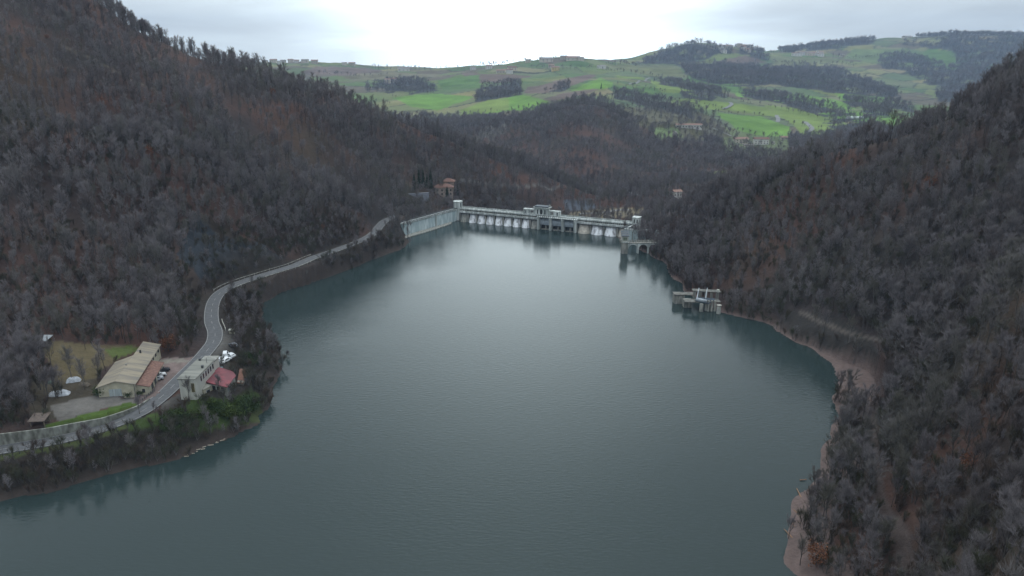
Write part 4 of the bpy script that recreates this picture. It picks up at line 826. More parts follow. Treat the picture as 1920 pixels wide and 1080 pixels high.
# fences and guard rails
def fence(pts, label, cat, h, post, mt_, name, rails=2, z_off=0.0, beam=False):
    P = dens_path(np.array(pts), 0.5); r_ = root(name, P[0], label, cat); step = max(1, int(post / 0.5)); m = MB(); rl = MB()
    for i in range(0, len(P), step): m.box(P[i], (1, 0), .07, .07, P[i][2] - .3 + z_off, P[i][2] + h + z_off)
    m.build('post_row', mt_, r_)
    for i in range(0, len(P) - 2, 2):
        for k_ in range(rails):
            zz0 = h * (k_ + 1) / rails - (.3 if beam else .05)
            rl.tube(P[i] + [0, 0, zz0 + z_off], P[i + 2] + [0, 0, zz0 + z_off], .13 if beam else .04, k=4)
    rl.build('rail', mt_, r_); return r_
def offpath(i0, i1, off, dz=0):
    i0, i1 = min(i0, i1), max(i0, i1)
    seg = RDp[i0:i1]; T = np.gradient(seg[:, :2], axis=0); T /= np.linalg.norm(T, axis=1)[:, None]; q = seg.copy(); q[:, :2] += np.stack([-T[:, 1], T[:, 0]], 1) * off; q[:, 2] += dz; return q
def idx_px(px, py): 
    a, b = proj(RDp[:, 0], RDp[:, 1], RDp[:, 2]); return int(np.argmin((a - px) ** 2 + (b - py) ** 2))
ia, ib = idx_px(0, 843), idx_px(262, 772)
fence(offpath(max(ia - 10, 0), ib, -4.0), 'dark post and rail barrier on the lake side of the road at lower left', 'guard rail', .8, 4, rail_m, 'guard_rail', 1, beam=True)
ic, id_ = idx_px(280, 762), idx_px(318, 730)
fence(offpath(ic, id_, 4.0), 'dark openwork railing between the brick forecourt and the road', 'railing', 1.1, 1.0, rail_m, 'iron_railing', 4)
ie, if_ = idx_px(397, 590), idx_px(417, 632)
fence(offpath(idx_px(396, 600), idx_px(403, 622), -3.8), 'short pale crash barrier on the inside of the bend above the parking strip', 'guard rail', .7, 2, wallw, 'guard_rail', 1, beam=True)
fence(offpath(idx_px(417, 546), idx_px(600, 481), 4.0), 'long dark barrier under the shale slope along the far stretch of road', 'guard rail', .9, 3, concrete_d, 'guard_rail', 1, beam=True)
fence(offpath(idx_px(430, 537), idx_px(640, 466), -4.0), 'grey barrier between the far stretch of road and the lakeside scrub', 'guard rail', .8, 3, concrete_d, 'guard_rail', 1, beam=True)
# ---- cars
def car(px, py, rz, colr, label, grp, van=False):
    z = 9.0; q = Pz(px, py, z); z = max(float(ground(q[0], q[1])), 8.6) + .02; q = Pz(px, py, z)
    L_, W_, H_ = (4.6, 1.85, 1.95) if van else (4.2, 1.75, 1.45)
    r_ = empty('parked_car' if not van else 'parked_van', (q[0], q[1], z), label, 'van' if van else 'car', grp, rz); ROOTW[r_.name] = (0, 0, 0)
    prof = [(-L_ / 2, .35), (-L_ / 2, .85), (-L_ * .42, .95), (-L_ * .30, H_ - .08) if not van else (-L_ * .46, H_ - .1), (-L_ * .2, H_), (L_ * .1, H_), (L_ * .25, .98), (L_ * .46, .86), (L_ / 2, .65), (L_ / 2, .35)]
    m = MB(); K = len(prof)
    def ins_(z_): return W_ / 2 - max(0, (z_ - .9)) * .28
    Lf = [(x_, -ins_(z_), z_) for x_, z_ in prof]; Rt = [(x_, ins_(z_), z_) for x_, z_ in prof]
    m.quad(*Lf[::-1]); m.quad(*Rt)
    for i in range(K): j = (i + 1) % K; m.quad(Lf[i], Lf[j], Rt[j], Rt[i])
    m.build('body', mat('car_' + '_'.join('%02d' % int(v * 99) for v in colr), colr, .3, var=.02), r_)
    g_ = MB(); 
    for sd_ in (-1, 1):
        y0 = sd_ * (ins_(1.0) + .015); y1 = sd_ * (ins_(H_ - .15) + .015)
        g_.quad((-L_ * .34, y0, 1.0), (L_ * .2, y0, 1.0), (L_ * .09, y1, H_ - .12), (-L_ * .25, y1, H_ - .12))
    g_.quad((L_ * .235, -.62, 1.04), (L_ * .235, .62, 1.04), (L_ * .125, .55, H_ - .1), (L_ * .125, -.55, H_ - .1))
    g_.quad((-L_ * .425, -.62, 1.04), (-L_ * .425, .62, 1.04), (-L_ * .325, .55, H_ - .2), (-L_ * .325, -.55, H_ - .2)); g_.build('window', glass, r_)
    for x_ in (-L_ * .3, L_ * .3):
        for y_ in (-1, 1): w_ = MB().tube((x_, y_ * (W_ / 2 - .2), .32), (x_, y_ * (W_ / 2 + .01), .32), .32, k=12).build('wheel', black_p, r_)
    for y_ in (-.55, .55): MB().box((L_ / 2 + .01, y_), (0, 1), .2, .02, .62, .78).build('headlight', glass, r_)
angB = math.atan2(dB[1], dB[0])
G_ = 'cars parked by the roadside buildings'
car(306, 697, angB - .9, (.02, .022, .03), 'black car, farthest of the row in front of the red tiled lean-to', G_)
car(299, 706, angB - .9, (.62, .64, .66), 'white car next to the black one by the red tiled lean-to', G_)
car(294, 713, angB - .9, (.35, .37, .4), 'grey car, nearest of the row by the red tiled lean-to', G_)
car(423, 668, angB + .3, (.68, .7, .72), 'white van behind the far end of the long white house', G_, True)
car(432, 669, angB + 1.0, (.6, .63, .66), 'silver car at the lakeward edge of the parking strip', G_)
car(417, 676, angB - .5, (.72, .74, .76), 'white car nearest the balcony of the long house', G_)
car(424, 678, angB - .3, (.8, .82, .84), 'small white car between the van and the crimson roof', G_)
car(438, 650, angB + .9, (.10, .11, .13), 'dark car alone at the top of the gravel parking strip', G_)
# utility box
q = Pz(435, 623, 9); z = float(ground(q[0], q[1]))
r_ = root('roadside_hut', (q[0], q[1], z), 'tiny pale flat topped box hut beside the road bend', 'hut')
MB().box(q, (1, .2), .9, .7, z - .5, z + 1.4).build('body', wallc, r_); MB().box(q, (1, .2), 1.1, .9, z + 1.402, z + 1.55).build('roof', wallw, r_)
# ---- tarpaulin heaps, woodpiles, huts on the terrace
def heap(px, py, L_, W_, H_, rz, mt_, name, label, cat, grp=None):
    q = hit(px, py); rng = random.Random(int(px)); m = MB(); nu, nv = 18, 12; P = {}
    for i in range(nu + 1):
        for j in range(nv + 1):
            a = i / nu * 2 - 1; b = j / nv * 2 - 1; h = H_ * max(0, (1 - abs(a) ** 4)) * max(0, (1 - abs(b) ** 3)) * (0.75 + .3 * rng.random())
            x_ = a * L_ / 2 * (1 - .1 * abs(b)); y_ = b * W_ / 2 * (1 - .12 * abs(a)); c_, s_ = math.cos(rz), math.sin(rz)
            P[i, j] = (q[0] + x_ * c_ - y_ * s_, q[1] + x_ * s_ + y_ * c_, q[2] - .1 + h)
    for i in range(nu):
        for j in range(nv): m.quad(P[i, j], P[i + 1, j], P[i + 1, j + 1], P[i, j + 1])
    o = m.build(name, mt_); return tag(o, label, cat, grp)
heap(111, 740, 6.2, 3.4, 1.5, .35, tarp, 'tarpaulin_heap', 'large heap under a bluish white tarpaulin among bare trees', 'heap')
heap(138, 714, 4.4, 2.8, 1.4, .4, tarp, 'tarpaulin_heap', 'smaller white tarpaulin covered heap at the meadow edge', 'heap')
heap(6, 676, 4.5, 2.5, 1.1, .1, tarp, 'tarpaulin_heap', 'white sheet covered heap at the left edge of the photo', 'heap')
heap(158, 722, 3.8, 2.0, 1.1, -.1, woodm, 'woodpile', 'brown woodpile beside the smaller white tarpaulin', 'woodpile')
heap(128, 672, 4.5, 1.6, .8, .3, woodm, 'woodpile', 'dark brushwood pile in the middle of the meadow', 'woodpile')
heap(94, 718, 2.0, 1.4, .8, .5, mat('green_sheet', (.14, .2, .17), .7), 'covered_crate', 'small green sheeted crate under the bare trees', 'crate')
def hut(px, py, L_, W_, H_, rz, wm, rm, name, label, cat):
    q = hit(px, py); r_ = root(name, q, label, cat); d_ = (math.cos(rz), math.sin(rz)); w = np.array([-d_[1], d_[0]]); d_ = np.array(d_); c_ = q[:2]
    for s1 in (-1, 1):
        for s2 in (-1, 1): MB().box(c_ + d_ * s1 * (L_ / 2 - .2) + w * s2 * (W_ / 2 - .2), d_, .12, .12, q[2] - .6, q[2] + H_).build('post', woodm, r_)
    MB().box(c_ + w * (W_ / 2 - .3), d_, L_ / 2 - .35, .08, q[2] - .6, q[2] + H_ - .1).build('back_wall', wm, r_)
    MB().prism([c_ - d_ * (L_ / 2 + .3) - w * (W_ / 2 + .4), c_ + d_ * (L_ / 2 + .3) - w * (W_ / 2 + .4), c_ + d_ * (L_ / 2 + .3) + w * (W_ / 2 + .4), c_ - d_ * (L_ / 2 + .3) + w * (W_ / 2 + .4)], [q[2] + H_ + .002] * 2 + [q[2] + H_ + .7] * 2, [q[2] + H_ + .15] * 2 + [q[2] + H_ + .85] * 2).build('roof', rm, r_)
hut(76, 795, 4.0, 3.2, 1.7, .1, woodm, mat('brown_boards', (.13, .10, .085), .9), 'open_shed', 'brown open fronted shed above the concrete retaining wall', 'shed')
hut(84, 648, 3.8, 3.0, 2.2, -.05, woodm, mat('grey_sheet', (.34, .37, .4), .7), 'open_shed', 'small open shed with grey sheet roof above the meadow', 'shed')
# ================================================================== distant and mid houses
def house(px, py, w, dpt, h, rz, wm, rm, name, label, cat='house', grp=None, roof_h=None, hip=False, at=None, wins=True, slot=3):
    q = np.array(at) if at is not None else hit(px, py, 1500 if py < 160 else (900 if py < 280 else 300)); r_ = root(name, q, label, cat, grp)
    d_ = np.array([math.cos(rz), math.sin(rz)]); n_ = np.array([-d_[1], d_[0]]); c_ = q[:2]; z0 = q[2]; rh = roof_h if roof_h is not None else dpt * .22
    cs = [c_ - d_ * w / 2 - n_ * dpt / 2, c_ + d_ * w / 2 - n_ * dpt / 2, c_ + d_ * w / 2 + n_ * dpt / 2, c_ - d_ * w / 2 + n_ * dpt / 2]
    MB().prism(cs, z0 - 4, z0 + h).build('wall', wm, r_)
    e = .06 * dpt + .3; k_ = [c_ - d_ * (w / 2 + e) - n_ * (dpt / 2 + e), c_ + d_ * (w / 2 + e) - n_ * (dpt / 2 + e), c_ + d_ * (w / 2 + e) + n_ * (dpt / 2 + e), c_ - d_ * (w / 2 + e) + n_ * (dpt / 2 + e)]
    ins_ = dpt / 2 if hip else -e; ra = c_ - d_ * (w / 2 - ins_); rb = c_ + d_ * (w / 2 - ins_)
    zb = z0 + h + .01; V = [(*k_[0], zb), (*k_[1], zb), (*k_[2], zb), (*k_[3], zb), (*ra, zb + rh), (*rb, zb + rh)]; m = MB(); m.v = [tuple(map(float, v)) for v in V]
    m.f = [(0, 1, 5, 4), (2, 3, 4, 5), (1, 2, 5), (3, 0, 4), (3, 2, 1, 0)]; m.build('roof', rm, r_)
    if wins:
        for fl in range(max(1, int(h / 2.9))):
            for k2 in range(slot): wpanel(cs[0], cs[1], (k2 + .5) / slot, w * .05 + .3, z0 + .9 + fl * 2.8, 1.4, glass, r_, 'window', .08)
    return r_
house(833, 366, 13, 9, 6.5, .1, mat('villa_wall', (.42, .34, .29), .9), terracotta, 'villa', 'terracotta roofed villa among conifers above the left end of the dam', 'villa', roof_h=2.2, hip=True, slot=4)
vq = hit(833, 366); vr = root('tower_house', vq + [3, 5, 0], 'taller hipped rear block of the villa above the dam', 'house')
MB().box(vq[:2] + [3, 6.2], (1, .1), 4, 3.2, vq[2] - 2, vq[2] + 9.6).build('wall', mat('villa_wall', (.42, .34, .29), .9), vr)
m = MB(); c_ = vq[:2] + [3, 6.2]; zb = vq[2] + 9.61; m.v = [(c_[0] - 5, c_[1] - 4, zb), (c_[0] + 5, c_[1] - 4, zb), (c_[0] + 5, c_[1] + 4, zb), (c_[0] - 5, c_[1] + 4, zb), (c_[0] - 1, c_[1], zb + 2), (c_[0] + 1, c_[1], zb + 2)]
m.f = [(0, 1, 5, 4), (1, 2, 5), (2, 3, 4, 5), (3, 0, 4), (3, 2, 1, 0)]; m.build('roof', terracotta, vr)
q = hit(783, 371); o = MB().box(q[:2], (1, .35), 8, .6, q[2] - 3, q[2] + 3.2).build('stone_wall', mat('rubble_stone', (.30, .31, .36), .9, scale=2.5, col2=(.16, .17, .2))); tag(o, 'grey rubble stone wall left of the villa above the dam', 'wall')
HW = mat('house_white', (.80, .78, .74), .85); HC = mat('house_cream', (.72, .64, .54), .85); HY = mat('house_yellow', (.66, .52, .24), .85); HS = mat('house_stone', (.55, .49, .42), .9); HG = mat('house_greyroof', (.26, .24, .23), .9)
house(1268, 368, 7, 6, 4.5, .3, HW, pale_tiles, 'cottage', 'small white cottage below the wooded hill right of the dam')
house(1291, 239, 42, 9, 4.5, -.05, HW, pale_tiles, 'farm_barn', 'very long low white barn with pale tiled roof on the scrubby slope', 'barn', slot=9)
house(1388, 268, 22, 12, 7, .15, HC, pale_tiles, 'farmhouse', 'left cream farmhouse of the pair above a small bright meadow', slot=4)
house(1426, 270, 23, 12, 8.5, -.05, HW, terracotta, 'farmhouse', 'right white farmhouse of the pair above a small bright meadow', slot=5)
house(1403, 275, 16, 5, 3, .05, HS, HG, 'farm_outbuilding', 'low stone outbuilding in front of the two farmhouses', 'outbuilding')
house(1473, 261, 16, 8, 3.5, -.2, HS, pale_tiles, 'farm_shed', 'low brown farm shed right of the two farmhouses', 'shed')
# white tunnel greenhouse
q = hit(1603, 222, 1000); gr = root('tunnel_greenhouse', q, 'white round-topped tunnel greenhouse standing in the far green field', 'greenhouse')
m = MB(); K = 10; Lg, rg = 17, 4.2
pr = [(math.cos(math.pi * k / K) * rg, math.sin(math.pi * k / K) * rg) for k in range(K + 1)]
for a, b in zip(pr[:-1], pr[1:]): m.quad((q[0] - Lg, q[1] + a[0], q[2] + a[1]), (q[0] + Lg, q[1] + a[0], q[2] + a[1]), (q[0] + Lg, q[1] + b[0], q[2] + b[1]), (q[0] - Lg, q[1] + b[0], q[2] + b[1]))
for s_ in (-Lg, Lg): m.quad(*[(q[0] + s_, q[1] + a, q[2] + b) for a, b in pr])
m.build('cover', mat('polythene', (.62, .68, .68), .4), gr)
MB().box((q[0], q[1] - 4.25), (1, 0), .9, .05, q[2], q[2] + 2).build('door', HG, gr)
far_h = [(497, 118, 14, HC, HG, 'leftmost pale house of the ridge village on the left skyline'), (513, 117, 18, HC, pale_tiles, 'wide tan house second from left in the left ridge village'),
         (524, 121, 12, HW, HG, 'bright white house just below the left ridge village'), (531, 117, 14, HS, HG, 'grey stone house amid the left ridge village'), (545, 116, 15, HC, pale_tiles, 'cream house with reddish roof right of centre in the left ridge village'),
         (556, 117, 16, HW, pale_tiles, 'white house beside the gap in the left ridge village'), (572, 117, 20, HC, HG, 'broad low house near the right end of the left ridge village'), (590, 119, 18, HS, pale_tiles, 'rightmost house of the left ridge village'),
         (646, 122, 14, HC, HG, 'small house among skyline trees right of the left ridge village'), (660, 123, 18, HS, pale_tiles, 'long low house next to skyline trees right of the left ridge village'),
         (757, 133, 30, HW, HG, 'long white farm building on the skyline of the central ridge'), (736, 154, 18, HW, terracotta, 'white farmhouse with red roof among trees on the left fields'), (727, 156, 12, HC, pale_tiles, 'small tan barn touching the farmhouse on the left fields'),
         (887, 131, 14, HW, HG, 'lone white house left of the skyline hilltop, beside dark trees'), (917, 129, 15, HW, pale_tiles, 'white house with pale roof on the brow below the skyline'), (939, 137, 20, HS, pale_tiles, 'brown farm building left of the red roofed pair'),
         (960, 132, 20, HC, terracotta, 'pink red roofed house behind the white one on the ploughed brow'), (955, 138, 14, HW, terracotta, 'white house in front of the pink red roofed one'), (990, 117, 14, HC, HG, 'small house on the skyline between dark tree clumps'),
         (1024, 116, 32, HC, HG, 'long low shed on the skyline of the central hill'), (1034, 127, 14, HS, pale_tiles, 'stone house behind the yellow one under the central skyline'), (1041, 132, 18, HY, pale_tiles, 'yellow house under the central skyline'),
         (1057, 112, 18, HS, HG, 'tall grey house at the top of the central skyline hill'), (1074, 113, 34, HC, pale_tiles, 'large tiled farm complex on the central skyline top'), (1088, 114, 16, HC, HG, 'small annex at the right end of the skyline farm'),
         (1123, 128, 9, HW, HG, 'narrow white house on the right shoulder of the central ridge'), (1130, 129, 15, HW, HG, 'wider white house on the right shoulder of the central ridge'),
         (1715, 132, 14, HW, HG, 'solitary white cottage in the right far hills'), (1892, 103, 16, HW, HG, 'white house high in the right far woods'), (1578, 107, 14, HS, HG, 'brown farmhouse right of the far slope village'), (1700, 72, 30, HC, HG, 'long pale building on the highest right skyline')]
for i, (px, py, w, wm, rm, lab) in enumerate(far_h):
    house(px, py, w * 1.3, w * .6 + 4, 7.5 + (i * 7 % 5) * .8, (i * 37 % 11 - 5) * .06, wm, rm, 'farmhouse' if 'farm' in lab else 'country_house', lab, slot=3)
rnd = random.Random(5)
for i in range(20):
    px = 1350 + rnd.random() * 58; py = 99 - rnd.random() * 8 - (4 if 1370 < px < 1395 else 0)
    house(px, py, 15 + rnd.random() * 9, 11, 9 + rnd.random() * 6, rnd.random() * 1.2 - .6, rnd.choice([HW, HC, HS]), rnd.choice([HG, pale_tiles]), 'village_house', 'small pale house of the hilltop village right of the wooded knob', grp='houses of the hilltop village', slot=2)
for i in range(16):
    px = 1486 + rnd.random() * 54; py = 101 + rnd.random() * 5
    house(px, py, 19 + rnd.random() * 14, 13, 9 + rnd.random() * 4, rnd.random() * .8 - .4, rnd.choice([HW, HW, HC]), rnd.choice([HG, pale_tiles]), 'village_house', 'small white house of the strung-out village on the right far slope', grp='houses of the far slope village', slot=2)
q = hit(1532, 104, 2500); ct = root('church_tower', q, 'slim white church tower at the right end of the far slope village', 'church tower'); MB().box(q, (1, 0), 3.4, 3.4, q[2] - 2, q[2] + 20).build('shaft', HW, ct)
m = MB(); z = q[2] + 20.01; m.v = [(q[0] - 4, q[1] - 4, z), (q[0] + 4, q[1] - 4, z), (q[0] + 4, q[1] + 4, z), (q[0] - 4, q[1] + 4, z), (q[0], q[1], z + 6)]; m.f = [(0, 1, 4), (1, 2, 4), (2, 3, 4), (3, 0, 4), (3, 2, 1, 0)]; m.build('spire', HG, ct)
MB().box((q[0], q[1] - 3.42), (1, 0), 1, .06, q[2] + 14, q[2] + 17).build('bell_opening', dark, ct)
# far roads
pale_road = mat('pale_road', (.22, .22, .22), .9)
def far_road(pts, w, lab):
    P = dens_path(smooth_path([hit(*q, 900 if q[1] < 270 else 500) for q in pts], 6), max(1.5, w * .6)); P[:, 2] = np.maximum(ground(P[:, 0], P[:, 1]), P[:, 2] - 30) + .15
    T = np.gradient(P[:, :2], axis=0); T /= np.linalg.norm(T, axis=1)[:, None] + 1e-9; Nn = np.stack([-T[:, 1], T[:, 0]], 1)
    for s_ in (-1, 1): P[:, 2] = np.maximum(P[:, 2], ground(P[:, 0] + Nn[:, 0] * w / 2 * s_, P[:, 1] + Nn[:, 1] * w / 2 * s_) + .25)
    tag(ribbon(P, 0, w, 0).build('road', pale_road), lab, 'road', kind='structure')
    return P
frs = [far_road([(1175, 158), (1195, 155), (1212, 149), (1218, 146)], 7, 'pale lane curving over the central fields'), far_road([(1355, 205), (1366, 201), (1372, 196), (1368, 192)], 8, 'pale bend of lane in the middle green fields'),
       far_road([(1456, 216), (1459, 224), (1458, 229)], 8, 'short pale stretch of lane below the fields'), far_road([(1508, 228), (1518, 236), (1522, 242), (1512, 250)], 9, 'pale zigzag lane near the valley floor'),
       far_road([(1330, 238), (1350, 246), (1372, 256)], 4, 'farm track down to the two farmhouses'), far_road([(1572, 252), (1576, 262)], 12, 'pale gravel river bed glimpsed in the valley'),
       far_road([(1155, 359), (1170, 363), (1192, 369)], 6, 'road in the valley right behind the dam'),
       far_road([(1085, 402), (1130, 399), (1180, 394)], 5, 'sandy track directly behind the dam')]
# ================================================================== trees
def tube_np(P, r, k=4):
    """polyline tube -> verts, quads"""
    P = np.asarray(P); v = []; f = []
    for i, p in enumerate(P):
        d_ = P[min(i + 1, len(P) - 1)] - P[max(i - 1, 0)]; d_ = d_ / (np.linalg.norm(d_) + 1e-9)
        a = np.cross(d_, [0.3, 1, 0.1]); a /= np.linalg.norm(a) + 1e-9; b = np.cross(d_, a)
        for j in range(k): t_ = 2 * math.pi * j / k; v.append(p + (a * math.cos(t_) + b * math.sin(t_)) * r[i])
    for i in range(len(P) - 1):
        for j in range(k): f.append((i * k + j, i * k + (j + 1) % k, (i + 1) * k + (j + 1) % k, (i + 1) * k + j))
    return v, f
def mesh_np(name, v, f, mats, mi=None):
    me = bpy.data.meshes.new(name); me.from_pydata([tuple(map(float, q)) for q in v], [], f)
    for m_ in mats: me.materials.append(m_)
    if mi is not None: me.polygons.foreach_set('material_index', np.array(mi, np.int32))
    me.update(); return me
def bare_tree(seed, h=11, spread=4.0, ntwig=620, tw=0.07, limbs=9, trunk_frac=.35, kt=4):
    rg = np.random.default_rng(seed); wv, wf = [], []; tv, tf = [], []
    def addw(P, r, k):
        v, f = tube_np(P, r, k); o = len(wv); wv.extend(v); wf.extend([tuple(i + o for i in q) for q in f])
    lean = rg.normal(0, .25, 2); tp = []
    for i in range(5): t_ = i / 4; tp.append([lean[0] * t_ * 2 + rg.normal(0, .1), lean[1] * t_ * 2 + rg.normal(0, .1), h * .78 * t_])
    tp = np.array(tp); tp[0] = [0, 0, -1.2]; addw(tp, [.17 * h / 11, .13, .10, .06, .02], kt)
    tips = []
    def tr(t_): i = min(int(t_ * 4), 3); u_ = t_ * 4 - i; return tp[i] * (1 - u_) + tp[i + 1] * u_
    for i in range(limbs):
        t_ = trunk_frac + (1 - trunk_frac) * (i + rg.random() * .6) / limbs; a = i * 2.4 + rg.normal(0, .4); l_ = spread * (1.15 - .65 * t_) * rg.uniform(.8, 1.15)
        p0 = tr(min(t_, 1)); d_ = np.array([math.cos(a), math.sin(a), rg.uniform(1.3, 2.8)]); d_ /= np.linalg.norm(d_)
        p1 = p0 + d_ * l_ * .5 + rg.normal(0, .12, 3); p2 = p0 + d_ * l_ + np.array([0, 0, l_ * .22]) + rg.normal(0, .2, 3)
        addw([p0, p1, p2], [.065, .04, .015], 3)
        for k_ in range(4):
            s = rg.uniform(.25, 1); b0 = p0 * (1 - s) + p2 * s if s > .5 else p0 + (p1 - p0) * s * 2
            e = d_ + rg.normal(0, .55, 3); e[2] = abs(e[2]) * .8 + .25; e /= np.linalg.norm(e); b1 = b0 + e * l_ * rg.uniform(.35, .6)
            addw([b0, b1], [.024, .008], 3); tips.append((b0, b1))
        tips.append((p1, p2))
    for i in range(6): tips.append((tp[3], tp[4] + np.array([rg.normal(0, .5), rg.normal(0, .5), rg.uniform(.6, 1.6)])))
    tips.append((tp[2], tp[4]))
    for i in range(ntwig):
        b0, b1 = tips[rg.integers(len(tips))]; s = rg.uniform(.15, 1.05); p = b0 * (1 - s) + b1 * s
        d_ = (b1 - b0) / (np.linalg.norm(b1 - b0) + 1e-9) * .6 + rg.normal(0, .6, 3); d_[2] += 1.1; d_ /= np.linalg.norm(d_); l_ = rg.uniform(.5, 1.5)
        q = p + d_ * l_; a = np.cross(d_, rg.normal(0, 1, 3)); a /= np.linalg.norm(a) + 1e-9; w = tw * rg.uniform(.6, 1.2)
        o = len(tv); tv += [p - a * w * .5, p + a * w * .5, q]; tf.append((o, o + 1, o + 2))
    return (wv, wf), (tv, tf)
def combo(name, seed, **k):
    (wv, wf), (tv, tf) = bare_tree(seed, **k); o = len(wv); f = wf + [tuple(i + o for i in q) for q in tf]
    return mesh_np(name, wv + tv, f, [M_bark, k_tw[0]], [0] * len(wf) + [1] * len(tf))
k_tw = [M_twig]
def leafy(name, seed, h, w, n_, size, m_, shape='round', trunk=True):
    rg = np.random.default_rng(seed); v, f, mi = [], [], []
    if trunk: v, f = tube_np([[0, 0, -1], [0, 0, h * .6]], [.18, .06], 5); v = list(v); mi = [0] * len(f)
    cl = rg.normal(0, 1, (14, 3)); cl /= np.linalg.norm(cl, axis=1)[:, None]
    for i in range(n_):
        if shape == 'cone':
            t_ = rg.random() ** .7; rr_ = w * (1 - t_) * rg.uniform(.25, 1.0) * (0.75 + .35 * math.sin(t_ * 26 + rg.random())); a = rg.uniform(0, 6.283); p = np.array([rr_ * math.cos(a), rr_ * math.sin(a), h * (.06 + .94 * t_)])
        elif shape == 'column':
            t_ = rg.random(); rr_ = w * (1 - t_ ** 3) * rg.uniform(.5, 1) * min(1, t_ * 6 + .5); a = rg.uniform(0, 6.283); p = np.array([rr_ * math.cos(a), rr_ * math.sin(a), h * (.03 + .97 * t_)])
        else:
            c_ = cl[rg.integers(14)] * [w * .62, w * .62, h * .27] + [0, 0, h * .55]; p = c_ + rg.normal(0, 1, 3) * [w * .22, w * .22, h * .14]; p[2] = max(p[2], .05)
        a = rg.normal(0, 1, 3); a /= np.linalg.norm(a); b = np.cross(a, rg.normal(0, 1, 3)); b /= np.linalg.norm(b); s = size * rg.uniform(.6, 1.3)
        o = len(v); v += [p - a * s, p + b * s * .6, p + a * s, p - b * s * .6]; f.append((o, o + 1, o + 2, o + 3)); mi.append(1)
    return mesh_np(name, v, f, [M_bark, m_], mi)
# prototypes (data only)
pcol = bpy.data.collections.new('woodland_kinds')
def proto(me): o = bpy.data.objects.new(me.name, me); pcol.objects.link(o); return o
protos = []
mids = [combo('a%d_bare_tree' % i, 100 + i, h=8.5 + i * .8, spread=2.9 + (i % 3) * .45, ntwig=820, tw=.058, kt=3) for i in range(5)]
fars = [combo('b%d_bare_tree' % i, 200 + i, h=10 + i, spread=4.2, ntwig=420, tw=.13, limbs=6, kt=3) for i in range(3)]
k_tw[0] = M_under
bush = [combo('c%d_bare_shrub' % i, 300 + i, h=2.6 + i * .6, spread=2.2, ntwig=420, tw=.06, limbs=8, trunk_frac=.05, kt=3) for i in range(2)]
k_tw[0] = M_twig
for me in mids + fars + bush: proto(me)
proto(leafy('d0_evergreen', 401, 11, 2.6, 700, .5, M_ever, 'cone')); proto(leafy('d1_shrub', 402, 3.2, 2.2, 420, .3, M_shrub, 'round', False)); proto(leafy('d2_russet_tree', 403, 6, 2.6, 600, .25, M_russet, 'round'))
# ---- scatter
maxang = np.maximum.accumulate((Z + 9 - CAM_H) / RRg, axis=0)
def sample(grid, x, y):
    a, l = lp(x, y); return bil(grid, AZ0, AZ1, math.log(R0), math.log(R1), a, l)
bld = [[AP(-3, -6), AP(lA + 2, -6), AP(lA + 2, wA + 2), AP(-3, wA + 2)], [BP(-2, -3), BP(lB + 6, -3), BP(lB + 6, wB + 1.5), BP(-2, wB + 1.5)], [tuple(q * 1.12 - cH * .12) for q in rr], [tuple(q * 1.2 - cO * .2) for q in oo], [tuple(q * 1.5 - sum(q4) / 4 * .5) for q in q4],
       pz([(1255, 590, 0), (1360, 600, 0), (1352, 545, 6), (1262, 545, 3)])]
def scatter(rmin, rmax, spacing, jitter=.9, dens=1.0, seed=1, mask=None, wmin=0):
    rg = np.random.default_rng(seed); xs = np.arange(-rmax, rmax, spacing); ys = np.arange(20, rmax, spacing)
    X, Y = np.meshgrid(xs, ys); X = X.ravel(); Y = Y.ravel(); X = X + rg.uniform(-.5, .5, X.size) * spacing * jitter; Y = Y + rg.uniform(-.5, .5, X.size) * spacing * jitter
    rr_ = np.hypot(X, Y); a = np.arctan2(X, Y); m = (rr_ > rmin) & (rr_ < rmax) & (np.abs(a) < np.where(rr_ < 520, R(54), R(39))); X, Y, rr_ = X[m], Y[m], rr_[m]
    wdn = sample(WOOD, X, Y); z = ground(X, Y); m = (rg.random(X.size) < wdn * dens) & (wdn > wmin); X, Y, z, rr_ = X[m], Y[m], z[m], rr_[m]
    px, py = proj(X, Y, z); vis = (z + 13 - CAM_H) / rr_ >= sample(maxang, X, Y) - .012 * 0 - (9 + 6) / rr_
    m = vis & (px > np.where(rr_ < 520, -900, -160)) & (px < np.where(rr_ < 520, 2900, 2080)) & (py < 1300) & (py > -260)
    for b_ in bld: m &= ~inpoly(X, Y, b_)
    return X[m], Y[m], z[m] - .15, rr_[m], px[m], py[m]
XA = []
rg = np.random.default_rng(77)
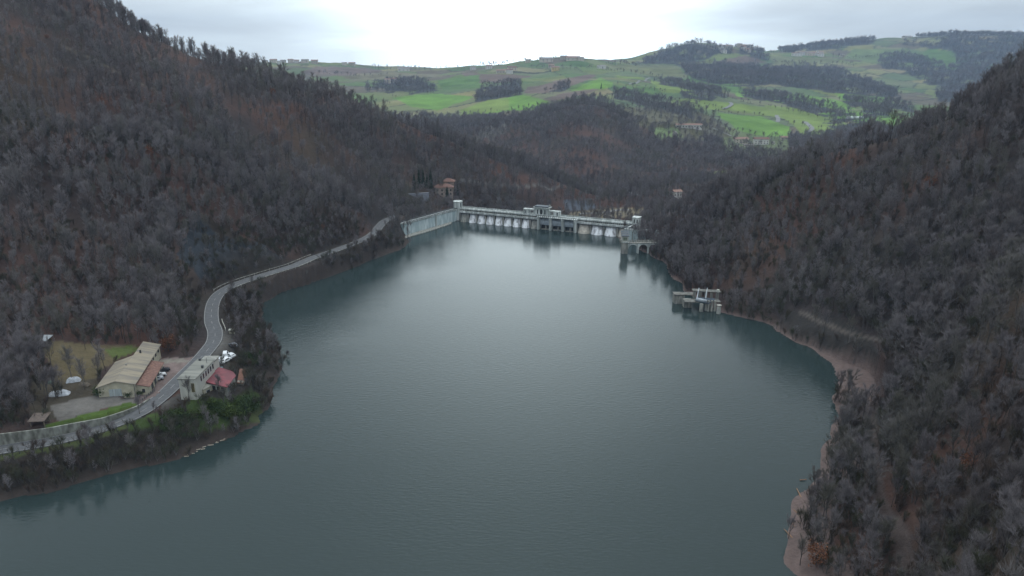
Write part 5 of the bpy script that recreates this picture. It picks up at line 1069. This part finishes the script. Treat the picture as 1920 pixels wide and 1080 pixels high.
for rmin, rmax, spc, sx, sz, kind, sd_ in [(60, 300, 2.9, .95, 1.0, 'mid', 1), (300, 460, 3.2, .92, 1.0, 'mid', 2), (460, 820, 4.0, 1.0, .95, 'mid', 3), (820, 1500, 6.5, 1.4, 1.0, 'far', 4), (1500, 2700, 10, 1.9, 1.2, 'far', 5), (2700, 4600, 16, 2.8, 1.5, 'far', 6)]:
    X, Y, z, r_, px, py = scatter(rmin, rmax, spc, seed=sd_); k = len(X)
    lb = (X < 0) & (sample(np.where(np.isfinite(sd), sd, 0), X, Y) < 30) & (r_ < 440); kp = ~lb | (rg.random(k) < np.where(r_ > 300, .85, .3)); lb = lb[kp]; X, Y, z, r_ = X[kp], Y[kp], z[kp], r_[kp]; k = len(X)
    idx = rg.integers(0, 5, k) if kind == 'mid' else 5 + rg.integers(0, 3, k)
    sc_ = rg.uniform(.45, 1.2, k) * (0.85 + .7 * (fbm(X, Y, 60, 500) + .5)) * np.where(lb, .55, 1)
    big = rg.random(k) < .0008; idx = np.where(big & (r_ < 900) & (X < 0), 10, idx)
    big = rg.random(k) < .004; idx = np.where(big & (r_ < 600), 12, idx)
    XA.append(np.stack([X, Y, z, sc_ * sx, sc_ * sz, rg.uniform(0, 6.283, k), idx.astype(float), r_], 1))
TR = np.concatenate(XA)
# hedgerows and single trees in the far fields, traced along the field edges
hl = [[(1150, 184), (1185, 190), (1240, 208), (1300, 224)], [(1216, 153), (1260, 160), (1300, 168), (1340, 178)], [(1250, 190), (1300, 192), (1360, 208), (1356, 207)], [(1300, 168), (1355, 185), (1430, 197)],
      [(1430, 198), (1480, 210), (1540, 222)], [(900, 170), (940, 176), (975, 180)], [(858, 216), (930, 210), (990, 206)], [(733, 184), (780, 180), (830, 176)], [(590, 140), (660, 146), (730, 140)], [(1000, 128), (1060, 131), (1120, 130)],
      [(1130, 134), (1190, 139), (1240, 147)], [(1440, 118), (1500, 120), (1560, 122), (1610, 124)], [(1560, 108), (1620, 110), (1680, 102)], [(1580, 190), (1640, 196), (1700, 205)], [(1480, 234), (1530, 242), (1610, 250)],
      [(1341, 212), (1400, 216), (1430, 220)], [(1160, 160), (1200, 164), (1250, 176)], [(700, 128), (760, 131), (830, 131), (880, 128)], [(900, 120), (950, 117), (1000, 116), (1050, 112)], [(1440, 100), (1500, 92), (1560, 84), (1640, 78)], [(1205, 120), (1160, 122), (1135, 122)],
      [(1380, 244), (1430, 258), (1500, 258), (1600, 256)], [(1400, 262), (1440, 262), (1480, 264), (1530, 262)], [(540, 190), (640, 186), (730, 196)], [(1268, 150), (1320, 152), (1380, 164)], [(1090, 180), (1120, 182), (1150, 184)]]
hv = []
for ln in hl:
    P = dens_path(np.array([hit(*q, 1000) for q in ln]), 9.0)
    if len(P) == 0: continue
    P[:, 0] += rg.normal(0, 3, len(P)); P[:, 1] += rg.normal(0, 3, len(P)); P[:, 2] = ground(P[:, 0], P[:, 1]) - .3; r_ = np.hypot(P[:, 0], P[:, 1])
    k = len(P); keep = rg.random(k) < .75; s_ = rg.uniform(.5, 1.15, k) * np.clip(r_ / 1900, .9, 1.5)
    hv.append(np.stack([P[:, 0], P[:, 1], P[:, 2], s_ * 1.3, s_, rg.uniform(0, 6.28, k), 5. + rg.integers(0, 3, k), r_], 1)[keep])
TR = np.concatenate([TR] + hv)
# the largest in the picture become trees of their own
px, py = proj(TR[:, 0], TR[:, 1], TR[:, 2]); inside = (px > -10) & (px < 1930) & (py > 0) & (py < 1090) & (TR[:, 6] < 5)
slant = np.sqrt(TR[:, 7] ** 2 + (TR[:, 2] - CAM_H) ** 2); order = np.argsort(np.where(inside, slant / TR[:, 4], 1e9))
NEAR = 262
near_i = order[:NEAR]; rest = np.ones(len(TR), bool); rest[near_i] = False
near_T = TR[near_i]; REST = TR[rest]
print('trees', len(TR), 'rest', len(REST))
def gn_object(name, data, collection, label, cat):
    me = bpy.data.meshes.new(name); me.vertices.add(len(data)); me.vertices.foreach_set('co', data[:, :3].astype(np.float32).ravel())
    for nm, arr in (('sx', data[:, 3]), ('sz', data[:, 4]), ('rz', data[:, 5])):
        a = me.attributes.new(nm, 'FLOAT', 'POINT'); a.data.foreach_set('value', arr.astype(np.float32))
    a = me.attributes.new('kind_index', 'INT', 'POINT'); a.data.foreach_set('value', data[:, 6].astype(np.int32))
    o = bpy.data.objects.new(name, me); COL.objects.link(o)
    gt = bpy.data.node_groups.new(name, 'GeometryNodeTree'); gt.interface.new_socket('Geometry', in_out='INPUT', socket_type='NodeSocketGeometry'); gt.interface.new_socket('Geometry', in_out='OUTPUT', socket_type='NodeSocketGeometry')
    A = gt.nodes.new; K = gt.links.new; gi = A('NodeGroupInput'); gout = A('NodeGroupOutput'); ip = A('GeometryNodeInstanceOnPoints'); ci = A('GeometryNodeCollectionInfo')
    ci.inputs['Collection'].default_value = collection; ci.inputs['Separate Children'].default_value = True; ci.inputs['Reset Children'].default_value = True
    def na(nm, tp): n_ = A('GeometryNodeInputNamedAttribute'); n_.data_type = tp; n_.inputs['Name'].default_value = nm; return n_.outputs['Attribute']
    cs = A('ShaderNodeCombineXYZ'); sx = na('sx', 'FLOAT'); K(sx, cs.inputs[0]); K(sx, cs.inputs[1]); K(na('sz', 'FLOAT'), cs.inputs[2])
    cr_ = A('ShaderNodeCombineXYZ'); K(na('rz', 'FLOAT'), cr_.inputs[2]); er = A('FunctionNodeEulerToRotation'); K(cr_.outputs[0], er.inputs[0])
    K(gi.outputs[0], ip.inputs['Points']); K(ci.outputs[0], ip.inputs['Instance']); ip.inputs['Pick Instance'].default_value = True
    K(na('kind_index', 'INT'), ip.inputs['Instance Index']); K(er.outputs[0], ip.inputs['Rotation']); K(cs.outputs[0], ip.inputs['Scale']); K(ip.outputs[0], gout.inputs[0])
    md = o.modifiers.new('scatter', 'NODES'); md.node_group = gt
    tag(o, label, cat, kind='stuff'); return o
gn_object('woodland', REST, pcol, 'bare winter woodland covering the hillsides round the lake', 'woodland')
# undergrowth along banks
X, Y, z, r_, px, py = scatter(60, 430, 2.5, dens=.95, seed=21)
sdv = sample(np.where(np.isfinite(sd), sd, 0), X, Y); rdv = sample(rd, X, Y)
m = ((sdv > .2) & (sdv < 30) & ((X < 0) | (rg.random(len(X)) < .85))) | ((rdv < 16) & (rdv > 6.8)) | (rg.random(len(X)) < .42); X, Y, z, r_ = X[m], Y[m], z[m], r_[m]; k = len(X); s_ = rg.uniform(.6, 1.3, k)
UN = np.stack([X, Y, z, s_, s_, rg.uniform(0, 6.28, k), 8. + rg.integers(0, 2, k), r_], 1)
gn_object('undergrowth', UN, pcol, 'tangled brown undergrowth along the banks and road verges', 'undergrowth')
# ---- individual bare trees
near_pr = []
for i in range(4):
    (wv, wf), (tv, tf) = bare_tree(700 + i, h=9.2 + i * .9, spread=3.2 + (i % 2) * .6, ntwig=2000, tw=.042, limbs=11, kt=6)
    near_pr.append((mesh_np('trunk', wv, wf, [M_bark]), mesh_np('crown', tv, tf, [M_twig])))
def put_tree(x, y, z, s, rz, pr, label, cat, grp, name='bare_tree', sz=None):
    o = empty(name, (x, y, z), label, cat, grp, rz); o.scale = (s, s, sz or s)
    for nm, me in (('trunk', pr[0]), ('crown', pr[1])):
        c_ = bpy.data.objects.new(nm, me); COL.objects.link(c_); c_.parent = o
    return o
pd2 = seglen_dist(near_T[:, 0], near_T[:, 1], path2[::2]); pside = np.array([x - np.interp(y, np.sort(path2[:, 1]), path2[np.argsort(path2[:, 1]), 0]) for x, y in near_T[:, :2]])
for i, t_ in enumerate(near_T):
    if t_[0] > 0:
        qx, qy = (float(v) for v in proj(*[np.array(v) for v in t_[:3]]))
        if pside[i] < 0: lab, grp = ('slender bare tree between muddy shore and footpath, %s' % ('near the bottom edge' if qy > 930 else 'halfway along it' if qy > 830 else 'close to the cove'), 'bare trees between shore and footpath')
        else: lab, grp = ('bare grey tree above the footpath, %s' % (('in the bottom right corner' if qx > 1790 else 'by the bottom edge just right of the footpath') if qy > 930 else ('against the right edge below the middle' if qx > 1790 else 'midway up the near right slope') if qy > 780 else 'high on the near right spur'), 'bare trees above the footpath')
    else: lab, grp = ('bare tree at the foot of the left hill around the meadow and lower road', 'bare trees at lower left')
    put_tree(t_[0], t_[1], t_[2], t_[3], t_[5], near_pr[i % 4], lab, 'tree', grp)
# single roadside trees
for px, py, s, lab in [(355, 752, .75, 'bare young tree with pale twigs against the end wall of the white house'), (166, 838, .8, 'bare tree standing alone between the lower road and the lake'), (262, 778, .7, 'bare tree on the road edge below the concrete wall end'),
                       (412, 738, .7, 'bare tree in front of the crimson roof'), (105, 745, 1.0, 'tall bare tree in front of the large tarpaulin heap'), (70, 700, 1.1, 'leaning bare tree left of the meadow'), (45, 690, 1.0, 'bare tree left of the small grey roofed shed'), (132, 690, .6, 'little bare tree in the middle of the meadow'),
                       (160, 655, .6, 'small bare tree at the top edge of the meadow'), (90, 745, 1.0, 'bare tree left of the large tarpaulin heap'), (518, 672, .9, 'bare tree leaning over the water at the point behind the buildings'), (505, 655, .8, 'bare tree on the shore just above the leaning one'), (1478, 1010, .6, 'half drowned bare tree standing in the muddy shallows at lower right'), (1500, 1060, .7, 'bare drowned sapling at the bottom of the muddy shallows')]:
    q = hit(px, py); put_tree(q[0], q[1], max(q[2], -.6), s, random.random() * 6, near_pr[random.randrange(4)], lab, 'tree', None)
for px, py, s, lab in [(769, 462, .55, 'sparse willow standing in the water by the left wing of the dam'), (536, 668, .5, 'dead branchy tree lying in the water off the left point')]:
    q = Pz(px, py, -.6); o = put_tree(*q, s, 1.0, near_pr[2], lab, 'tree', None)
    if 'dead' in lab: o.rotation_euler = (R(40), R(35), 0)
# evergreens by the villa and elsewhere
cyp = (mesh_np('trunk', *tube_np([[0, 0, -1], [0, 0, 4]], [.2, .1], 5), [M_bark]), None)
def split_leafy(seed, h, w, n_, size, m_, shape):
    me = leafy('crown', seed, h, w, n_, size, m_, shape, False); me.materials.clear(); me.materials.append(m_); me.polygons.foreach_set('material_index', np.zeros(len(me.polygons), np.int32)); return me
tr_me = cyp[0]
cone_me = split_leafy(801, 12, 2.6, 900, .45, M_ever, 'cone'); col_me = split_leafy(802, 12, 1.3, 800, .4, M_ever, 'column'); shr_me = [split_leafy(810 + i, 3.4, 2.4, 750, .24, M_shrub, 'round') for i in range(3)]
rus_me = split_leafy(820, 6, 2.8, 900, .25, M_russet, 'round'); blo_me = split_leafy(821, 6, 3.0, 500, .4, M_blossom, 'round')
for px, py, s, me, lab in [(777, 356, .95, col_me, 'thin dark cypress, leftmost of the conifers left of the villa'), (786, 354, 1.15, cone_me, 'dark spruce, second conifer from the left near the villa'), (794, 352, 1.1, cone_me, 'dark spruce in the middle of the conifer row left of the villa'), (801, 353, .85, cone_me, 'short dark conifer right of the row middle near the villa'),
                           (808, 355, 1.15, col_me, 'tall dark cypress nearest the left side of the villa'), (839, 384, 1.15, col_me, 'dark cypress in front of the villa'), (851, 378, 1.2, col_me, 'dark cypress at the right corner of the villa'), (858, 368, .7, cone_me, 'small green conifer right of the villa'),
                           (1250, 368, .9, cone_me, 'dark conifer beside the small white cottage'), (1396, 268, .8, cone_me, 'round dark tree between the two farmhouses'), (246, 26, .75, cone_me, 'dark pine standing on the left skyline'), (262, 32, .65, cone_me, 'shorter dark pine just right of the other on the left skyline'), (1090, 186, .8, cone_me, 'round lone tree on top of the middle wooded hill'),
                           (1127, 168, 1.2, cone_me, 'lone tree at the tip of the bright green field')]:
    q = hit(px, py); put_tree(q[0], q[1], q[2] - .3, s, random.random() * 6, (tr_me, me), lab, 'tree', None, 'conifer_tree')
for px, py, s, lab in [(319, 655, 1.0, 'russet leaved oak bush on the verge behind the forecourt'), (300, 632, .8, 'smaller russet bush behind the warehouse'), (175, 165, .7, 'rusty leaved tree high on the left hill')]:
    q = hit(px, py); put_tree(q[0], q[1], q[2] - .3, s, random.random() * 6, (tr_me, rus_me), lab, 'tree', None, 'russet_tree')
for px, py, s, lab in [(1266, 256, 1.3, 'white blossoming tree below the long barn'), (1271, 270, .8, 'small white blossoming tree under the larger one'), (1462, 173, 1.0, 'white blossoming tree at the edge of the far green fields'), (1510, 188, 1.1, 'white blossoming bush on the middle hedgerow'), (1548, 190, .9, 'white blossoming bush right along the hedgerow'), (1450, 272, 1.0, 'pale blossoming tree right of the white farmhouse')]:
    q = hit(px, py); put_tree(q[0], q[1], q[2] - .3, s, random.random() * 6, (tr_me, blo_me), lab, 'tree', None, 'blossom_tree')
# green shrubs round the buildings
def cs_(name, me): return name
nsh = 0
for px, py, n_, sprd, lab, grp in [(420, 775, 16, 34, 'bushy green shrub on the bank below the white house', 'green shrubs below the white house'), (455, 765, 14, 26, 'bright green shrub on the lakeside point', 'green shrubs on the point'), (475, 680, 9, 13, 'green shrub beside the orange roofed shed', 'green shrubs by the orange shed'), (340, 795, 10, 34, 'dark green shrub on the bank between road and lake', 'green shrubs between road and lake')]:
    rr2 = random.Random(int(px))
    for i in range(n_):
        q = hit(px + rr2.uniform(-sprd, sprd), py + rr2.uniform(-sprd * .45, sprd * .45))
        if q[2] < .5 or any(inpoly(np.array([q[0]]), np.array([q[1]]), b_)[0] for b_ in bld) or seglen_dist(np.array([q[0]]), np.array([q[1]]), road[::2])[0] < 5.5: continue
        o = empty('green_shrub', (q[0], q[1], q[2] - .2), lab, 'shrub', grp, rr2.random() * 6); s = rr2.uniform(.6, 1.15); o.scale = (s, s, s * .9)
        c_ = bpy.data.objects.new('foliage', shr_me[i % 3]); COL.objects.link(c_); c_.parent = o
for px, py, s, me, lab in [(241, 745, .7, shr_me[0], 'yellow green bush by the grey loading door'), (188, 742, 1.0, shr_me[1], 'dark evergreen bush at the left corner of the warehouse'), (262, 742, .45, shr_me[2], 'small round green bush by the lean-to'), (150, 852, .5, shr_me[1], 'lone yellowish bush on the bank beside the lower road')]:
    q = hit(px, py); o = empty('green_shrub', q, lab, 'shrub'); o.scale = (s, s, s); c_ = bpy.data.objects.new('foliage', me); COL.objects.link(c_); c_.parent = o
# floating logs
rl = random.Random(9)
for i in range(13):
    t_ = i / 12; px = 350 + 72 * t_; px += rl.uniform(-4, 4); py = 856 - 31 * t_ + rl.uniform(-1.5, 1.5) - 2 * math.sin(t_ * 3)
    q = Pz(px, py, .05); a = .45 + rl.uniform(-.4, .4); l_ = rl.uniform(.15, .7)
    o = MB().tube((q[0] - l_ * math.cos(a), q[1] - l_ * math.sin(a), .05), (q[0] + l_ * math.cos(a), q[1] + l_ * math.sin(a), .08), .17, .11, k=7).build('floating_log', logm); tag(o, 'bleached log floating close to the left bank', 'log', 'logs floating by the left bank')
for i, (px, py) in enumerate([(1506, 900), (1498, 925), (1512, 945), (1492, 960), (1488, 985), (1480, 1003)]):
    q = Pz(px, py, .15); a = rl.uniform(0, 3); l_ = rl.uniform(.8, 2.2)
    o = MB().tube((q[0] - l_ * math.cos(a), q[1] - l_ * math.sin(a), .2), (q[0] + l_ * math.cos(a), q[1] + l_ * math.sin(a), .3), .16, .09, k=7).build('driftwood_log', mat('orange_drift', (.34, .2, .12), .9)); tag(o, 'driftwood log stranded on the muddy lower right shore', 'log', 'driftwood on the lower right shore')
# ================================================================== haze
hz = MB(); hz.prism([(-5200, -600), (5200, -600), (5200, 6900), (-5200, 6900)], -260, 420)
ho = hz.build('haze', None) if False else None
me = bpy.data.meshes.new('haze'); me.from_pydata(hz.v, [], hz.f); me.update(); ho = bpy.data.objects.new('haze', me); COL.objects.link(ho)
hm = bpy.data.materials.new('haze'); hm.use_nodes = True; t = hm.node_tree; t.nodes.clear(); oo_ = t.nodes.new('ShaderNodeOutputMaterial'); pv = t.nodes.new('ShaderNodeVolumePrincipled')
pv.inputs['Color'].default_value = (0.50, 0.68, 0.95, 1); pv.inputs['Density'].default_value = 0.000095; t.links.new(pv.outputs[0], oo_.inputs['Volume']); me.materials.append(hm)
tag(ho, 'thin bluish winter haze over the valley', 'haze', kind='stuff')
print('Z range', Z.min(), Z.max())
